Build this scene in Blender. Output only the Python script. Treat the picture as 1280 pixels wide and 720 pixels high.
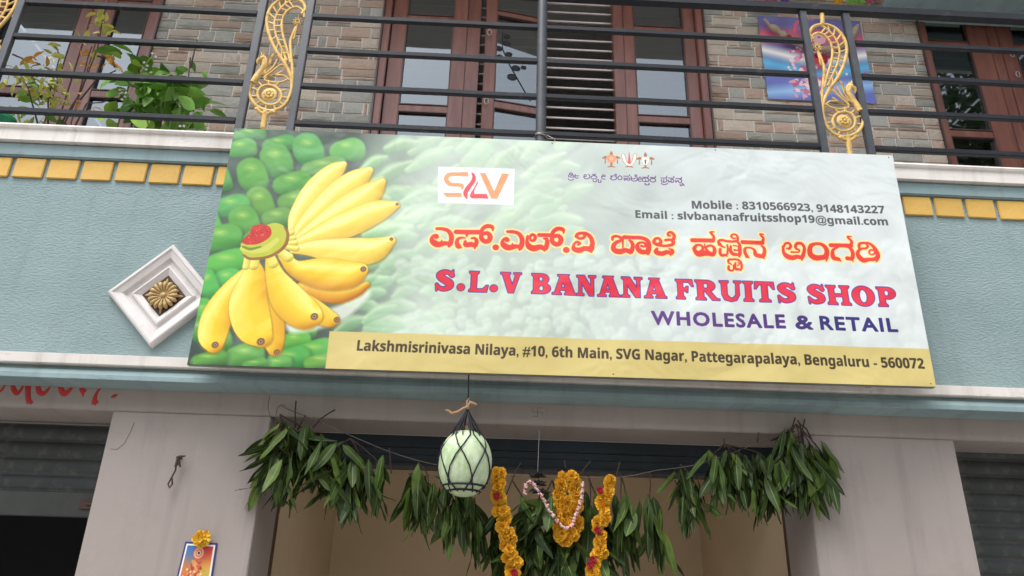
import bpy, bmesh, math, random
import numpy as np
from mathutils import Vector, Matrix

# ---------------------------------------------------------------- camera, sky, sun, exposure
scene = bpy.context.scene
for o in list(bpy.data.objects): bpy.data.objects.remove(o)
col = scene.collection
AX = np.array([[0.99884781,-0.03941495,-0.02737739],[-0.04043659,-0.38401623,-0.92244047],[0.02584458,0.92248469,-0.38516758]])
EYE = Vector((0, -3.6, 1.6)); FPX = 924.0
cam_d = bpy.data.cameras.new('camera'); cam = bpy.data.objects.new('camera', cam_d); col.objects.link(cam)
cam_d.sensor_width = 36; cam_d.lens = 36*FPX/1280; cam_d.clip_start = .05; cam_d.clip_end = 2000
cam.matrix_world = Matrix.Translation(EYE) @ Matrix([list(r) for r in AX]).to_4x4()
scene.camera = cam
scene.render.resolution_x = 1024; scene.render.resolution_y = 576
SUN_EL, SUN_AZ = math.radians(62), math.radians(212)
world = bpy.data.worlds.new('World'); scene.world = world; world.use_nodes = True
nt = world.node_tree; nt.nodes.clear()
sky = nt.nodes.new('ShaderNodeTexSky'); sky.sky_type = 'NISHITA'; sky.sun_disc = False
sky.sun_elevation = SUN_EL; sky.sun_rotation = SUN_AZ; sky.air_density = 1.0; sky.dust_density = 1.5; sky.ozone_density = 1.0
hs = nt.nodes.new('ShaderNodeHueSaturation'); hs.inputs['Saturation'].default_value = .28
bg = nt.nodes.new('ShaderNodeBackground'); bg.inputs[1].default_value = .15
wo = nt.nodes.new('ShaderNodeOutputWorld')
nt.links.new(sky.outputs[0], hs.inputs['Color']); nt.links.new(hs.outputs[0], bg.inputs[0]); nt.links.new(bg.outputs[0], wo.inputs[0])
sun_d = bpy.data.lights.new('sun', 'SUN'); sun_d.energy = .75; sun_d.angle = math.radians(28); sun_d.color = (1, .96, .9)
sun = bpy.data.objects.new('sun', sun_d); col.objects.link(sun)
sd = Vector((math.sin(SUN_AZ)*math.cos(SUN_EL), math.cos(SUN_AZ)*math.cos(SUN_EL), math.sin(SUN_EL)))
sun.rotation_euler = sd.to_track_quat('Z', 'Y').to_euler(); sun.location = (0, -5, 12)
scene.view_settings.view_transform = 'Standard'; scene.view_settings.look = 'None'
scene.view_settings.exposure = 1.42; scene.view_settings.gamma = 1.0
scene.cycles.use_denoising = True
scene.cycles.max_bounces = 8; scene.cycles.transparent_max_bounces = 12

def at(px, py, Y):
    """photograph pixel -> point on the wall plane y = Y"""
    d = AX @ np.array([(px-640)/FPX, (360-py)/FPX, -1.0]); t = (Y-EYE.y)/d[1]
    return EYE.x+t*d[0], EYE.z+t*d[2]

# ---------------------------------------------------------------- materials
def new_mat(name):
    m = bpy.data.materials.new(name); m.use_nodes = True
    return m, m.node_tree, m.node_tree.nodes['Principled BSDF']
def N(t, kind, **kw):
    n = t.nodes.new(kind)
    for k, v in kw.items():
        if k in n.inputs: n.inputs[k].default_value = v
        else: setattr(n, k, v)
    return n
def mat(name, c, c2=None, rough=.7, scale=6, detail=6, bump=0, bscale=60, metal=0, dirt=None, dscale=3, rand=0, spec=.5, stretch=(1,1,1), bdist=.003, lo=.35, hi=.7, dlo=.52, dhi=.72, damt=.6, streak=None):
    m, t, p = new_mat(name)
    tc = N(t,'ShaderNodeTexCoord'); mp = N(t,'ShaderNodeMapping'); mp.inputs['Scale'].default_value = stretch
    t.links.new(tc.outputs['Object'], mp.inputs[0])
    n1 = N(t,'ShaderNodeTexNoise', Scale=scale, Detail=detail); t.links.new(mp.outputs[0], n1.inputs['Vector'])
    cr = N(t,'ShaderNodeValToRGB'); c2 = c2 or tuple(v*.8 for v in c)
    cr.color_ramp.elements[0].position = lo; cr.color_ramp.elements[0].color = (*c2,1)
    cr.color_ramp.elements[1].position = hi; cr.color_ramp.elements[1].color = (*c,1)
    t.links.new(n1.outputs[0], cr.inputs[0]); out = cr.outputs[0]
    if dirt:
        n2 = N(t,'ShaderNodeTexNoise', Scale=dscale, Detail=9, Roughness=.7); t.links.new(mp.outputs[0], n2.inputs['Vector'])
        r2 = N(t,'ShaderNodeMapRange'); r2.inputs[1].default_value = dlo; r2.inputs[2].default_value = dhi; r2.inputs[4].default_value = damt
        t.links.new(n2.outputs[0], r2.inputs[0])
        mx = N(t,'ShaderNodeMix', data_type='RGBA'); mx.inputs[7].default_value = (*dirt,1)
        t.links.new(r2.outputs[0], mx.inputs[0]); t.links.new(out, mx.inputs[6]); out = mx.outputs[2]
    if streak:   # rain runs: noise drawn out downwards
        ms = N(t,'ShaderNodeMapping'); ms.inputs['Scale'].default_value = (7,1,.55); t.links.new(tc.outputs['Object'], ms.inputs[0])
        n4 = N(t,'ShaderNodeTexNoise', Scale=1.6, Detail=7, Roughness=.65); t.links.new(ms.outputs[0], n4.inputs['Vector'])
        r4 = N(t,'ShaderNodeMapRange'); r4.inputs[1].default_value = .5; r4.inputs[2].default_value = .78; r4.inputs[4].default_value = .55
        t.links.new(n4.outputs[0], r4.inputs[0])
        m4 = N(t,'ShaderNodeMix', data_type='RGBA'); m4.inputs[7].default_value = (*streak,1)
        t.links.new(r4.outputs[0], m4.inputs[0]); t.links.new(out, m4.inputs[6]); out = m4.outputs[2]
    if rand:
        oi = N(t,'ShaderNodeObjectInfo'); r3 = N(t,'ShaderNodeMapRange'); r3.inputs[3].default_value = 1-rand; r3.inputs[4].default_value = 1+rand
        t.links.new(oi.outputs['Random'], r3.inputs[0])
        hv = N(t,'ShaderNodeHueSaturation'); t.links.new(r3.outputs[0], hv.inputs['Value']); t.links.new(out, hv.inputs['Color']); out = hv.outputs[0]
    t.links.new(out, p.inputs['Base Color'])
    p.inputs['Roughness'].default_value = rough; p.inputs['Metallic'].default_value = metal; p.inputs['Specular IOR Level'].default_value = spec
    if bump:
        n3 = N(t,'ShaderNodeTexNoise', Scale=bscale, Detail=5, Roughness=.6); t.links.new(mp.outputs[0], n3.inputs['Vector'])
        b = N(t,'ShaderNodeBump', Strength=bump, Distance=bdist); t.links.new(n3.outputs[0], b.inputs['Height']); t.links.new(b.outputs[0], p.inputs['Normal'])
    return m
M = {}
M['teal'] = mat('teal_stucco', (.29,.38,.385), (.24,.325,.33), rough=.85, scale=2.2, streak=(.20,.27,.275), bump=.85, bscale=60, bdist=.011, stretch=(.75,1,1.7), dirt=(.17,.27,.28), dscale=5, dlo=.55, dhi=.85, damt=.5)
M['teal_flat'] = mat('teal_paint', (.265,.365,.375), (.21,.295,.305), streak=(.15,.18,.17), rough=.75, scale=4, bump=.3, bscale=20, dirt=(.09,.10,.09), dscale=9, stretch=(.6,1,2.5), dlo=.56, dhi=.75, damt=.55)
M['white_edge'] = mat('dirty_white_paint', (.76,.72,.67), (.64,.60,.555), streak=(.36,.31,.27), rough=.7, scale=5, bump=.3, bscale=25, dirt=(.14,.11,.10), dscale=14, stretch=(.5,1,1), dlo=.60, dhi=.78, damt=.7)
M['yellow'] = mat('yellow_paint', (.72,.45,.11), (.60,.36,.075), rough=.7, scale=8, bump=.5, bscale=22, rand=.10, dirt=(.36,.25,.11), dscale=13, dlo=.55, dhi=.75, damt=.6)
M['pink'] = mat('pinkish_plaster', (.375,.325,.30), (.325,.282,.26), streak=(.225,.19,.178), rough=.8, scale=1.6, bump=.4, bscale=18, dirt=(.25,.21,.19), dscale=3.2, dlo=.5, dhi=.8, damt=.6)
M['red_paint'] = mat('red_paint', (.50,.025,.025), (.38,.018,.018), rough=.5)
M['mortar'] = mat('mortar', (.82,.75,.67), (.70,.63,.56), rough=.9, scale=20, bump=.4, bscale=80)
for k,(a,b) in {'stone_grey':((.54,.53,.475),(.37,.365,.33)),'stone_tan':((.70,.60,.49),(.54,.45,.365)),'stone_rose':((.64,.475,.38),(.48,.34,.265))}.items():
    M[k] = mat(k, a, b, rough=.8, scale=9, bump=.8, bscale=14, bdist=.014, rand=.14, stretch=(1,1,3), dirt=(.17,.145,.125), dscale=18, dlo=.52, dhi=.70, damt=.6)
M['wood'] = mat('brown_wood', (.22,.080,.055), (.145,.050,.036), rough=.32, scale=5, bump=.2, bscale=30, stretch=(4,4,.5), dirt=(.24,.13,.10), dscale=6)
M['wood_dark'] = mat('dark_wood', (.085,.042,.034), rough=.45, scale=5, stretch=(4,4,.5))
M['black_metal'] = mat('black_painted_metal', (.014,.017,.023), (.009,.011,.016), spec=.3, rough=.55, scale=12, dirt=(.14,.13,.12), dscale=11, dlo=.58, dhi=.8, damt=.45, bump=.1)
M['grey_metal'] = mat('grey_painted_metal', (.06,.066,.075), (.038,.043,.05), rough=.45, scale=12, dirt=(.2,.19,.17), dscale=11, dlo=.56, dhi=.8, damt=.5)
M['gold'] = mat('gold_paint', (.74,.50,.17), (.56,.35,.09), rough=.6, scale=18, metal=.1, bump=.15, dirt=(.16,.09,.04), dscale=30, dlo=.52, dhi=.70, damt=.75)
M['brass_old'] = mat('aged_gold', (.60,.42,.18), (.38,.25,.10), rough=.55, scale=30, metal=.1)
M['brown_panel'] = mat('brown_panel', (.11,.06,.035), (.06,.032,.02), rough=.6, scale=14, bump=.4)
M['plaster_white'] = mat('white_moulding', (.76,.72,.70), (.64,.60,.58), rough=.55, scale=6, bump=.2, bscale=20, dirt=(.33,.28,.25), dscale=9, dlo=.58, dhi=.75, damt=.5)
M['shutter'] = mat('grey_shutter_steel', (.050,.058,.057), (.032,.038,.038), rough=.6, scale=4, metal=.1, dirt=(.16,.145,.12), dscale=8, bump=.1)
M['shutter_bar'] = mat('shutter_bottom_bar', (.075,.08,.075), (.05,.054,.05), rough=.5, scale=6, metal=.2, dirt=(.05,.05,.045), dscale=10)
M['navy'] = mat('navy_painted_steel', (.030,.048,.068), (.02,.033,.047), rough=.45, scale=3, dirt=(.06,.07,.08), dscale=7)
M['dark'] = mat('unlit_inside', (.014,.014,.018), (.010,.010,.013), rough=.9)  # near-black colour stands in for the darkness of the closed rooms
M['beige'] = mat('beige_inner_wall', (.66,.52,.35), (.58,.45,.30), rough=.8, scale=1.5)
M['galv'] = mat('aluminium_edge', (.42,.40,.39), (.30,.28,.27), rough=.4, metal=.5, scale=10)
M['bar_white'] = mat('pale_pink_bar_paint', (.72,.64,.62), (.60,.52,.50), rough=.5)
M['rope_black'] = mat('black_cord', (.015,.013,.022), rough=.8)
M['rope_tan'] = mat('tan_twine', (.42,.25,.14), rough=.9)
M['wire'] = mat('thin_wire', (.16,.13,.12), rough=.5)
M['twig'] = mat('twig', (.06,.035,.025), rough=.8)
M['gourd'] = mat('pale_green_rind', (.52,.62,.40), (.36,.50,.25), rough=.55, stretch=(1,1,.5), scale=24, detail=9, bump=.15, bscale=80, dirt=(.62,.68,.55), dscale=60, dlo=.5, dhi=.62, damt=.7, lo=.38, hi=.62)
M['stalk'] = mat('dry_stalk', (.35,.22,.13), rough=.8)
M['marigold'] = mat('marigold_petals', (.90,.55,.04), (.78,.42,.02), rough=.65, scale=40, rand=.12)
M['yellow_flower'] = mat('yellow_petals', (.85,.55,.04), (.7,.40,.03), rough=.65, scale=40, rand=.1)
M['red_petal'] = mat('red_petals', (.42,.012,.03), (.28,.008,.02), rough=.6)
M['pink_petal'] = mat('pink_petals', (.62,.20,.30), (.5,.12,.2), rough=.6)
M['pale_petal'] = mat('pale_pink_petals', (.72,.52,.50), (.58,.36,.34), rough=.6)
M['purple_petal'] = mat('purple_petals', (.22,.08,.45), rough=.6)
M['green_pot'] = mat('green_plastic', (.02,.30,.14), rough=.4)
M['paper'] = mat('paper', (.75,.73,.70), rough=.6)
M['straw'] = mat('straw_sheath', (.42,.34,.24), (.30,.23,.15), rough=.85, scale=20, stretch=(1,1,6))
M['asphalt'] = mat('concrete_road', (.40,.38,.35), (.33,.31,.29), rough=.9, scale=3, bump=.5, bscale=120)
M['paving'] = mat('concrete_paving', (.42,.39,.36), (.34,.32,.30), rough=.9, scale=2, bump=.3)
M['far_wall'] = mat('cream_wall', (.62,.57,.48), (.52,.48,.40), rough=.85, scale=1)
M['ceiling'] = mat('ceiling_paint', (.72,.70,.66), (.64,.62,.58), rough=.8, scale=2)
M['bark'] = mat('bark', (.10,.08,.06), rough=.9)
def leaf_mat(name, c, c2, rough=.42, rand=.3, trans=.12):
    m = mat(name, c, c2, rough=rough, scale=14, rand=rand)
    p = m.node_tree.nodes['Principled BSDF']; p.inputs['Specular IOR Level'].default_value = .28
    return m
M['mango'] = leaf_mat('mango_leaf', (.058,.100,.019), (.028,.052,.010), rough=.55, rand=.5)
M['mango_young'] = leaf_mat('young_mango_leaf', (.11,.165,.03), (.06,.10,.018), rough=.5, rand=.4)
M['mango_old'] = leaf_mat('old_mango_leaf', (.035,.062,.018), (.02,.036,.012), rough=.6, rand=.4)
M['mango_rib'] = leaf_mat('mango_leaf_midrib', (.15,.21,.07), (.12,.17,.06))
M['bush'] = leaf_mat('bright_leaf', (.24,.44,.08), (.12,.28,.04), rand=.4)
M['lime'] = leaf_mat('lime_leaf', (.34,.48,.07), (.22,.38,.05), rand=.2)
M['croton'] = leaf_mat('yellow_green_leaf', (.70,.56,.15), (.38,.42,.10), rand=.4)
M['orange_leaf'] = leaf_mat('orange_leaf', (.75,.40,.08), (.55,.26,.06), rand=.3)
M['tree_leaf'] = leaf_mat('tree_leaf', (.05,.09,.03), (.03,.06,.02))
M['dead_black'] = mat('dried_black', (.012,.012,.014), rough=.7)

def glass_mat(name, refl, tint, seethru):
    m, t, p = new_mat(name); t.nodes.remove(p)
    out = t.nodes['Material Output']
    g = N(t,'ShaderNodeBsdfGlossy', Roughness=.02); g.inputs['Color'].default_value = (*tint,1)
    tr = N(t,'ShaderNodeBsdfTransparent'); tr.inputs['Color'].default_value = (seethru,seethru,seethru,1)
    nz = N(t,'ShaderNodeTexNoise', Scale=1.3, Detail=1); bp = N(t,'ShaderNodeBump', Strength=.03, Distance=.05)
    tc = N(t,'ShaderNodeTexCoord'); t.links.new(tc.outputs['Object'], nz.inputs['Vector']); t.links.new(nz.outputs[0], bp.inputs['Height']); t.links.new(bp.outputs[0], g.inputs['Normal'])
    mx = N(t,'ShaderNodeMixShader'); mx.inputs[0].default_value = refl
    t.links.new(tr.outputs[0], mx.inputs[1]); t.links.new(g.outputs[0], mx.inputs[2]); t.links.new(mx.outputs[0], out.inputs[0])
    return m
M['glass'] = glass_mat('tinted_glass', .17, (.80,.88,.92), .42)

def print_mat(name, img, rough=.35, spec=.4, ripple=0):
    m, t, p = new_mat(name)
    uv = N(t,'ShaderNodeUVMap'); im = N(t,'ShaderNodeTexImage'); im.image = img; im.extension = 'EXTEND'
    t.links.new(uv.outputs[0], im.inputs[0]); t.links.new(im.outputs[0], p.inputs['Base Color'])
    p.inputs['Roughness'].default_value = rough; p.inputs['Specular IOR Level'].default_value = spec
    if ripple:
        tc = N(t,'ShaderNodeTexCoord'); nz = N(t,'ShaderNodeTexNoise', Scale=2.4, Detail=3, Distortion=.6)
        t.links.new(tc.outputs['Object'], nz.inputs['Vector'])
        wv = N(t,'ShaderNodeTexWave', Scale=28, Distortion=1.5, Detail=1); t.links.new(tc.outputs['Object'], wv.inputs['Vector'])
        b1 = N(t,'ShaderNodeBump', Strength=.5, Distance=.05*ripple); t.links.new(nz.outputs[0], b1.inputs['Height'])
        b2 = N(t,'ShaderNodeBump', Strength=.06, Distance=.002); t.links.new(wv.outputs[0], b2.inputs['Height']); t.links.new(b1.outputs[0], b2.inputs['Normal'])
        t.links.new(b2.outputs[0], p.inputs['Normal'])
    return m

# ---------------------------------------------------------------- mesh helpers
def link(o, parent=None):
    col.objects.link(o)
    if parent is not None: o.parent = parent
    return o
class MB:
    def __init__(s): s.v = []; s.f = []; s.mi = []; s.sm = []
    def add(s, v, f, mi=0, sm=False):
        n = len(s.v); s.v += [tuple(p) for p in v]; s.f += [tuple(n+i for i in q) for q in f]; s.mi += [mi]*len(f); s.sm += [sm]*len(f); return s
    def box(s, x0, y0, z0, x1, y1, z1, mi=0):
        v = [(x,y,z) for z in (z0,z1) for y in (y0,y1) for x in (x0,x1)]
        return s.add(v, [(0,2,3,1),(4,5,7,6),(0,1,5,4),(2,6,7,3),(0,4,6,2),(1,3,7,5)], mi)
    def profile_x(s, prof, x0, x1, mi=0, sm=False):
        """closed (y,z) outline swept from x0 to x1"""
        n = len(prof); v = [(x0,y,z) for y,z in prof]+[(x1,y,z) for y,z in prof]
        s.add(v, [(i,(i+1)%n,n+(i+1)%n,n+i) for i in range(n)], mi, sm)
        s.add(v[:n], [tuple(range(n))[::-1]], mi); s.add(v[n:], [tuple(range(n))], mi); return s
    def tube(s, pts, r, seg=8, mi=0, flat=1.0, closed=False, caps=True):
        """flat < 1 squashes the section along world y; r may be a list"""
        P = [Vector(p) for p in pts]; n = len(P)
        if not hasattr(r, '__len__'): r = [r]*n
        ring = []; up = None; v = []
        for i in range(n):
            if closed: d = P[(i+1)%n]-P[i-1]
            else: d = P[min(i+1,n-1)]-P[max(i-1,0)]
            d = d.normalized() if d.length > 1e-9 else Vector((0,0,1))
            if up is None: up = Vector((0,1,0)) if abs(d.y) < .9 else Vector((1,0,0))
            a = (up-d*up.dot(d)); a = a.normalized() if a.length > 1e-6 else d.orthogonal().normalized()
            up = a; b = d.cross(a)
            for k in range(seg):
                t = 2*math.pi*k/seg; q = (a*math.cos(t)+b*math.sin(t))*r[i]; q.y *= flat; v.append(P[i]+q)
        m = n if closed else n-1
        f = [(i*seg+k, i*seg+(k+1)%seg, ((i+1)%n)*seg+(k+1)%seg, ((i+1)%n)*seg+k) for i in range(m) for k in range(seg)]
        s.add(v, f, mi, True)
        if caps and not closed:
            s.add(v[:seg], [tuple(range(seg))[::-1]], mi); s.add(v[-seg:], [tuple(range(seg))], mi)
        return s
    def ball(s, c, r, nu=10, nv=7, mi=0, sc=(1,1,1)):
        v = []; f = []
        for j in range(nv+1):
            t = math.pi*j/nv
            for i in range(nu):
                p = 2*math.pi*i/nu; v.append((c[0]+r*sc[0]*math.sin(t)*math.cos(p), c[1]+r*sc[1]*math.sin(t)*math.sin(p), c[2]+r*sc[2]*math.cos(t)))
        for j in range(nv):
            for i in range(nu): f.append((j*nu+i, (j+1)*nu+i, (j+1)*nu+(i+1)%nu, j*nu+(i+1)%nu))
        return s.add(v, f, mi, True)
    def mesh(s, name, mats):
        me = bpy.data.meshes.new(name); me.from_pydata(s.v, [], s.f); me.update()
        for m in (mats if isinstance(mats, (list,tuple)) else [mats]): me.materials.append(m)
        me.polygons.foreach_set('material_index', s.mi); me.polygons.foreach_set('use_smooth', s.sm)
        return me
    def build(s, name, mats, parent=None, bevel=0, **kw):
        me = s.mesh(name, mats)
        if bevel:
            bm = bmesh.new(); bm.from_mesh(me)
            bmesh.ops.remove_doubles(bm, verts=bm.verts, dist=1e-6)
            es = [e for e in bm.edges if len(e.link_faces) == 2 and e.calc_face_angle(0) > .5]
            bmesh.ops.bevel(bm, geom=es, offset=bevel, segments=2, affect='EDGES', clamp_overlap=True)
            bm.to_mesh(me); bm.free()
        o = bpy.data.objects.new(name, me); link(o, parent)
        for k, v in kw.items(): o[k] = v
        return o
def inst(name, me, parent, mw):
    o = bpy.data.objects.new(name, me); link(o, parent); o.matrix_local = mw; return o
def thing(name, label, cat, loc=(0,0,0), group=None):
    o = bpy.data.objects.new(name, None); o.empty_display_size = .1; link(o); o.location = loc
    o['label'] = label; o['category'] = cat
    if group: o['group'] = group
    return o
def tag(o, label, cat, group=None):
    o['label'] = label; o['category'] = cat
    if group: o['group'] = group
    return o
def inv(p):  # build in world coordinates, then hang under an empty at p
    return Matrix.Translation(-Vector(p))
def settle(parent):
    """children were modelled in world coordinates: cancel the empty's own offset"""
    for c in parent.children:
        c.matrix_parent_inverse = Matrix.Translation(-parent.location)
def srgb(c): return tuple((v/12.92 if v <= .04045 else ((v+.055)/1.055)**2.4) for v in c)
rnd = random.Random(11)
# ---------------------------------------------------------------- flat print, drawn with numpy into generated images
class Canvas:
    """An RGB picture for flat printed matter; quad = photo-plane corners (tl,tr,br,bl) mapped onto the sheet."""
    def __init__(s, w, h, quad, base=(1,1,1)):
        s.w, s.h = w, h
        s.a = np.empty((h, w, 3), np.float32); s.a[:] = np.array(base, np.float32)
        src = quad; dst = [(0,0),(w,0),(w,h),(0,h)]
        A = []; b = []
        for (x,y),(u,v) in zip(src,dst):
            A.append([x,y,1,0,0,0,-u*x,-u*y]); b.append(u)
            A.append([0,0,0,x,y,1,-v*x,-v*y]); b.append(v)
        s.H = np.append(np.linalg.solve(np.array(A,float), np.array(b,float)), 1).reshape(3,3)
        s.sc = w/np.hypot(quad[1][0]-quad[0][0], quad[1][1]-quad[0][1])
    def m(s, x, y):
        q = s.H @ np.array([x, y, 1.0]); return q[0]/q[2], q[1]/q[2]
    def mix(s, x0, y0, al, col):
        h, w = al.shape
        r = s.a[y0:y0+h, x0:x0+w]
        al = al[..., None]
        r += (np.asarray(col, np.float32) - r)*al
    def box(s, x0, y0, x1, y1):
        return max(0,int(x0)), max(0,int(y0)), min(s.w,int(x1)+2), min(s.h,int(y1)+2)
    def grid(s, b):
        return np.meshgrid(np.arange(b[0],b[2])+.5, np.arange(b[1],b[3])+.5)

def c8(*c): return tuple(v/255 for v in c)

def caps(X, Y, pts):
    """distance to a chain of round cones, pts = (x, y, r)"""
    D = np.full(X.shape, 1e9)
    if len(pts) == 1:
        x,y,r = pts[0]; return np.hypot(X-x, Y-y) - r
    for (x0,y0,r0),(x1,y1,r1) in zip(pts, pts[1:]):
        dx, dy = x1-x0, y1-y0; L = dx*dx+dy*dy+1e-9
        t = np.clip(((X-x0)*dx+(Y-y0)*dy)/L, 0, 1)
        D = np.minimum(D, np.hypot(X-x0-t*dx, Y-y0-t*dy) - (r0+(r1-r0)*t))
    return D

def smooth(pts, n=5):
    """Catmull-Rom through points of any dimension"""
    P = [np.array(p, float) for p in pts]
    if len(P) < 3: return [tuple(p) for p in P]
    P = [2*P[0]-P[1]] + P + [2*P[-1]-P[-2]]
    out = []
    for i in range(1, len(P)-2):
        for k in range(n):
            t = k/n
            out.append(tuple(.5*((2*P[i])+(P[i+1]-P[i-1])*t+(2*P[i-1]-5*P[i]+4*P[i+1]-P[i+2])*t*t+(3*P[i]-P[i-1]-3*P[i+1]+P[i+2])*t**3)))
    out.append(tuple(P[-2])); return out

def loops_sdf(X, Y, loops, pad=9):
    """signed distance (negative inside, even-odd) to closed loops; X, Y a regular pixel grid"""
    h, w = X.shape; x0, y0 = X[0,0], Y[0,0]
    D = np.full((h, w), float(pad)); cross = np.zeros((h, w), bool)
    for lp in loops:
        n = len(lp)
        for i in range(n):
            ax, ay = lp[i]; bx, by = lp[(i+1) % n]
            i0 = max(0, int(min(ax,bx)-x0-pad)); i1 = min(w, int(max(ax,bx)-x0+pad)+2)
            j0 = max(0, int(min(ay,by)-y0-pad)); j1 = min(h, int(max(ay,by)-y0+pad)+2)
            if i1 > i0 and j1 > j0:
                sx = X[j0:j1, i0:i1]; sy = Y[j0:j1, i0:i1]
                dx, dy = bx-ax, by-ay; L = dx*dx+dy*dy+1e-12
                t = np.clip(((sx-ax)*dx+(sy-ay)*dy)/L, 0, 1)
                D[j0:j1, i0:i1] = np.minimum(D[j0:j1, i0:i1], np.hypot(sx-ax-t*dx, sy-ay-t*dy))
            lo, hi = (ay,by) if ay < by else (by,ay)
            j0 = max(0, int(np.ceil(lo-y0))); j1 = min(h, int(np.ceil(hi-y0)))
            for j in range(j0, j1):
                yy = Y[j,0]
                xc = ax+(yy-ay)/(by-ay)*(bx-ax)
                k = min(w, max(0, int(np.ceil(xc-x0))))
                cross[j, k:] ^= True
    return np.where(cross, -D, D)

def cover(D): return np.clip(.5-D, 0, 1)

def ink(cv, chains, o, k, fill, line=None, lw=0, wob=1.0):
    """strokes traced as (x,y,r) chains in a magnified patch: origin o, magnification k"""
    P = []
    for ch in chains:
        q = []
        for (x,y,r) in (smooth(ch) if len(ch) > 2 else ch):
            u, v = cv.m(o[0]+x/k, o[1]+y/k); q.append((u, v, r/k*cv.sc*wob))
        P.append(q)
    al = [p for q in P for p in q]; pad = max(p[2] for p in al)+lw+3
    b = cv.box(min(p[0] for p in al)-pad, min(p[1] for p in al)-pad, max(p[0] for p in al)+pad, max(p[1] for p in al)+pad)
    if b[2] <= b[0] or b[3] <= b[1]: return
    X, Y = cv.grid(b); D = np.full(X.shape, 1e9)
    for q in P: D = np.minimum(D, caps(X, Y, q))
    if line is not None: cv.mix(b[0], b[1], cover(D-lw), line)
    cv.mix(b[0], b[1], cover(D), fill)

def polys(cv, loops, fill, o=(0,0), k=1, line=None, lw=0, al=1):
    L = [[cv.m(o[0]+x/k, o[1]+y/k) for x,y in lp] for lp in loops]
    A = np.array([p for l in L for p in l]); pad = lw+9
    b = cv.box(A[:,0].min()-pad, A[:,1].min()-pad, A[:,0].max()+pad, A[:,1].max()+pad)
    if b[2] <= b[0] or b[3] <= b[1]: return
    X, Y = cv.grid(b); D = loops_sdf(X, Y, L)
    if line is not None: cv.mix(b[0], b[1], cover(D-lw), line)
    cv.mix(b[0], b[1], cover(D)*al, fill)

def glyph_loops(text, space=1.0):
    """outlines of a line of text set in Blender's own built-in face, one entry per character: (loops, x0, x1)"""
    cu = bpy.data.curves.new('lettering', 'FONT'); cu.body = text; cu.size = 1; cu.space_character = space; cu.resolution_u = 3
    ob = bpy.data.objects.new('lettering', cu); bpy.context.collection.objects.link(ob)
    dg = bpy.context.evaluated_depsgraph_get()
    me = ob.evaluated_get(dg).to_mesh()
    V = [(v.co.x, v.co.y) for v in me.vertices]
    cnt = {}
    for p in me.polygons:
        for e in p.edge_keys: cnt[e] = cnt.get(e, 0)+1
    nb = {}
    for (a,b),c in cnt.items():
        if c == 1: nb.setdefault(a, []).append(b); nb.setdefault(b, []).append(a)
    loops = []; seen = set()
    for s in nb:
        if s in seen: continue
        lp = [s]; seen.add(s); cur = s
        while True:
            nx = [q for q in nb[cur] if q not in seen]
            if not nx: break
            cur = nx[0]; seen.add(cur); lp.append(cur)
        loops.append([V[i] for i in lp])
    ob.evaluated_get(dg).to_mesh_clear()
    bpy.data.objects.remove(ob); bpy.data.curves.remove(cu)
    return loops

def sans_bold(s):
    """plain letters and digits as their bold grotesque forms (Unicode mathematical sans bold)"""
    return ''.join(chr(0x1D5D4+ord(c)-65) if 'A' <= c <= 'Z' else chr(0x1D5EE+ord(c)-97) if 'a' <= c <= 'z' else chr(0x1D7EC+ord(c)-48) if '0' <= c <= '9' else c for c in s)

def type_line(cv, text, p0, p1, capw, fill, bold=0, line=None, lw=0, sy=1.0, space=1.0):
    """a line of type whose left and right baseline ends are p0, p1 and whose cap height is capw (photo px)"""
    L = glyph_loops(text, space)
    xs = [x for l in L for x,y in l]; x0, x1 = min(xs), max(xs)
    a = np.array(cv.m(*p0)); b = np.array(cv.m(*p1)); d = (b-a); up = np.array([d[1], -d[0]])/np.hypot(*d)
    H = capw*cv.sc/.727*sy
    Q = [[tuple(a+d*(x-x0)/(x1-x0)+up*y*H) for x,y in l] for l in L]
    A = np.array([p for l in Q for p in l]); pad = 6+lw
    bx = cv.box(A[:,0].min()-pad, A[:,1].min()-pad, A[:,0].max()+pad, A[:,1].max()+pad)
    X, Y = cv.grid(bx); D = loops_sdf(X, Y, Q, 6+lw)-bold
    if line is not None: cv.mix(bx[0], bx[1], cover(D-lw), line)
    if callable(fill):
        al = cover(D)[...,None]; r = cv.a[bx[1]:bx[3], bx[0]:bx[2]]; r += (fill(X,Y)-r)*al
    else: cv.mix(bx[0], bx[1], cover(D), fill)

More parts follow.
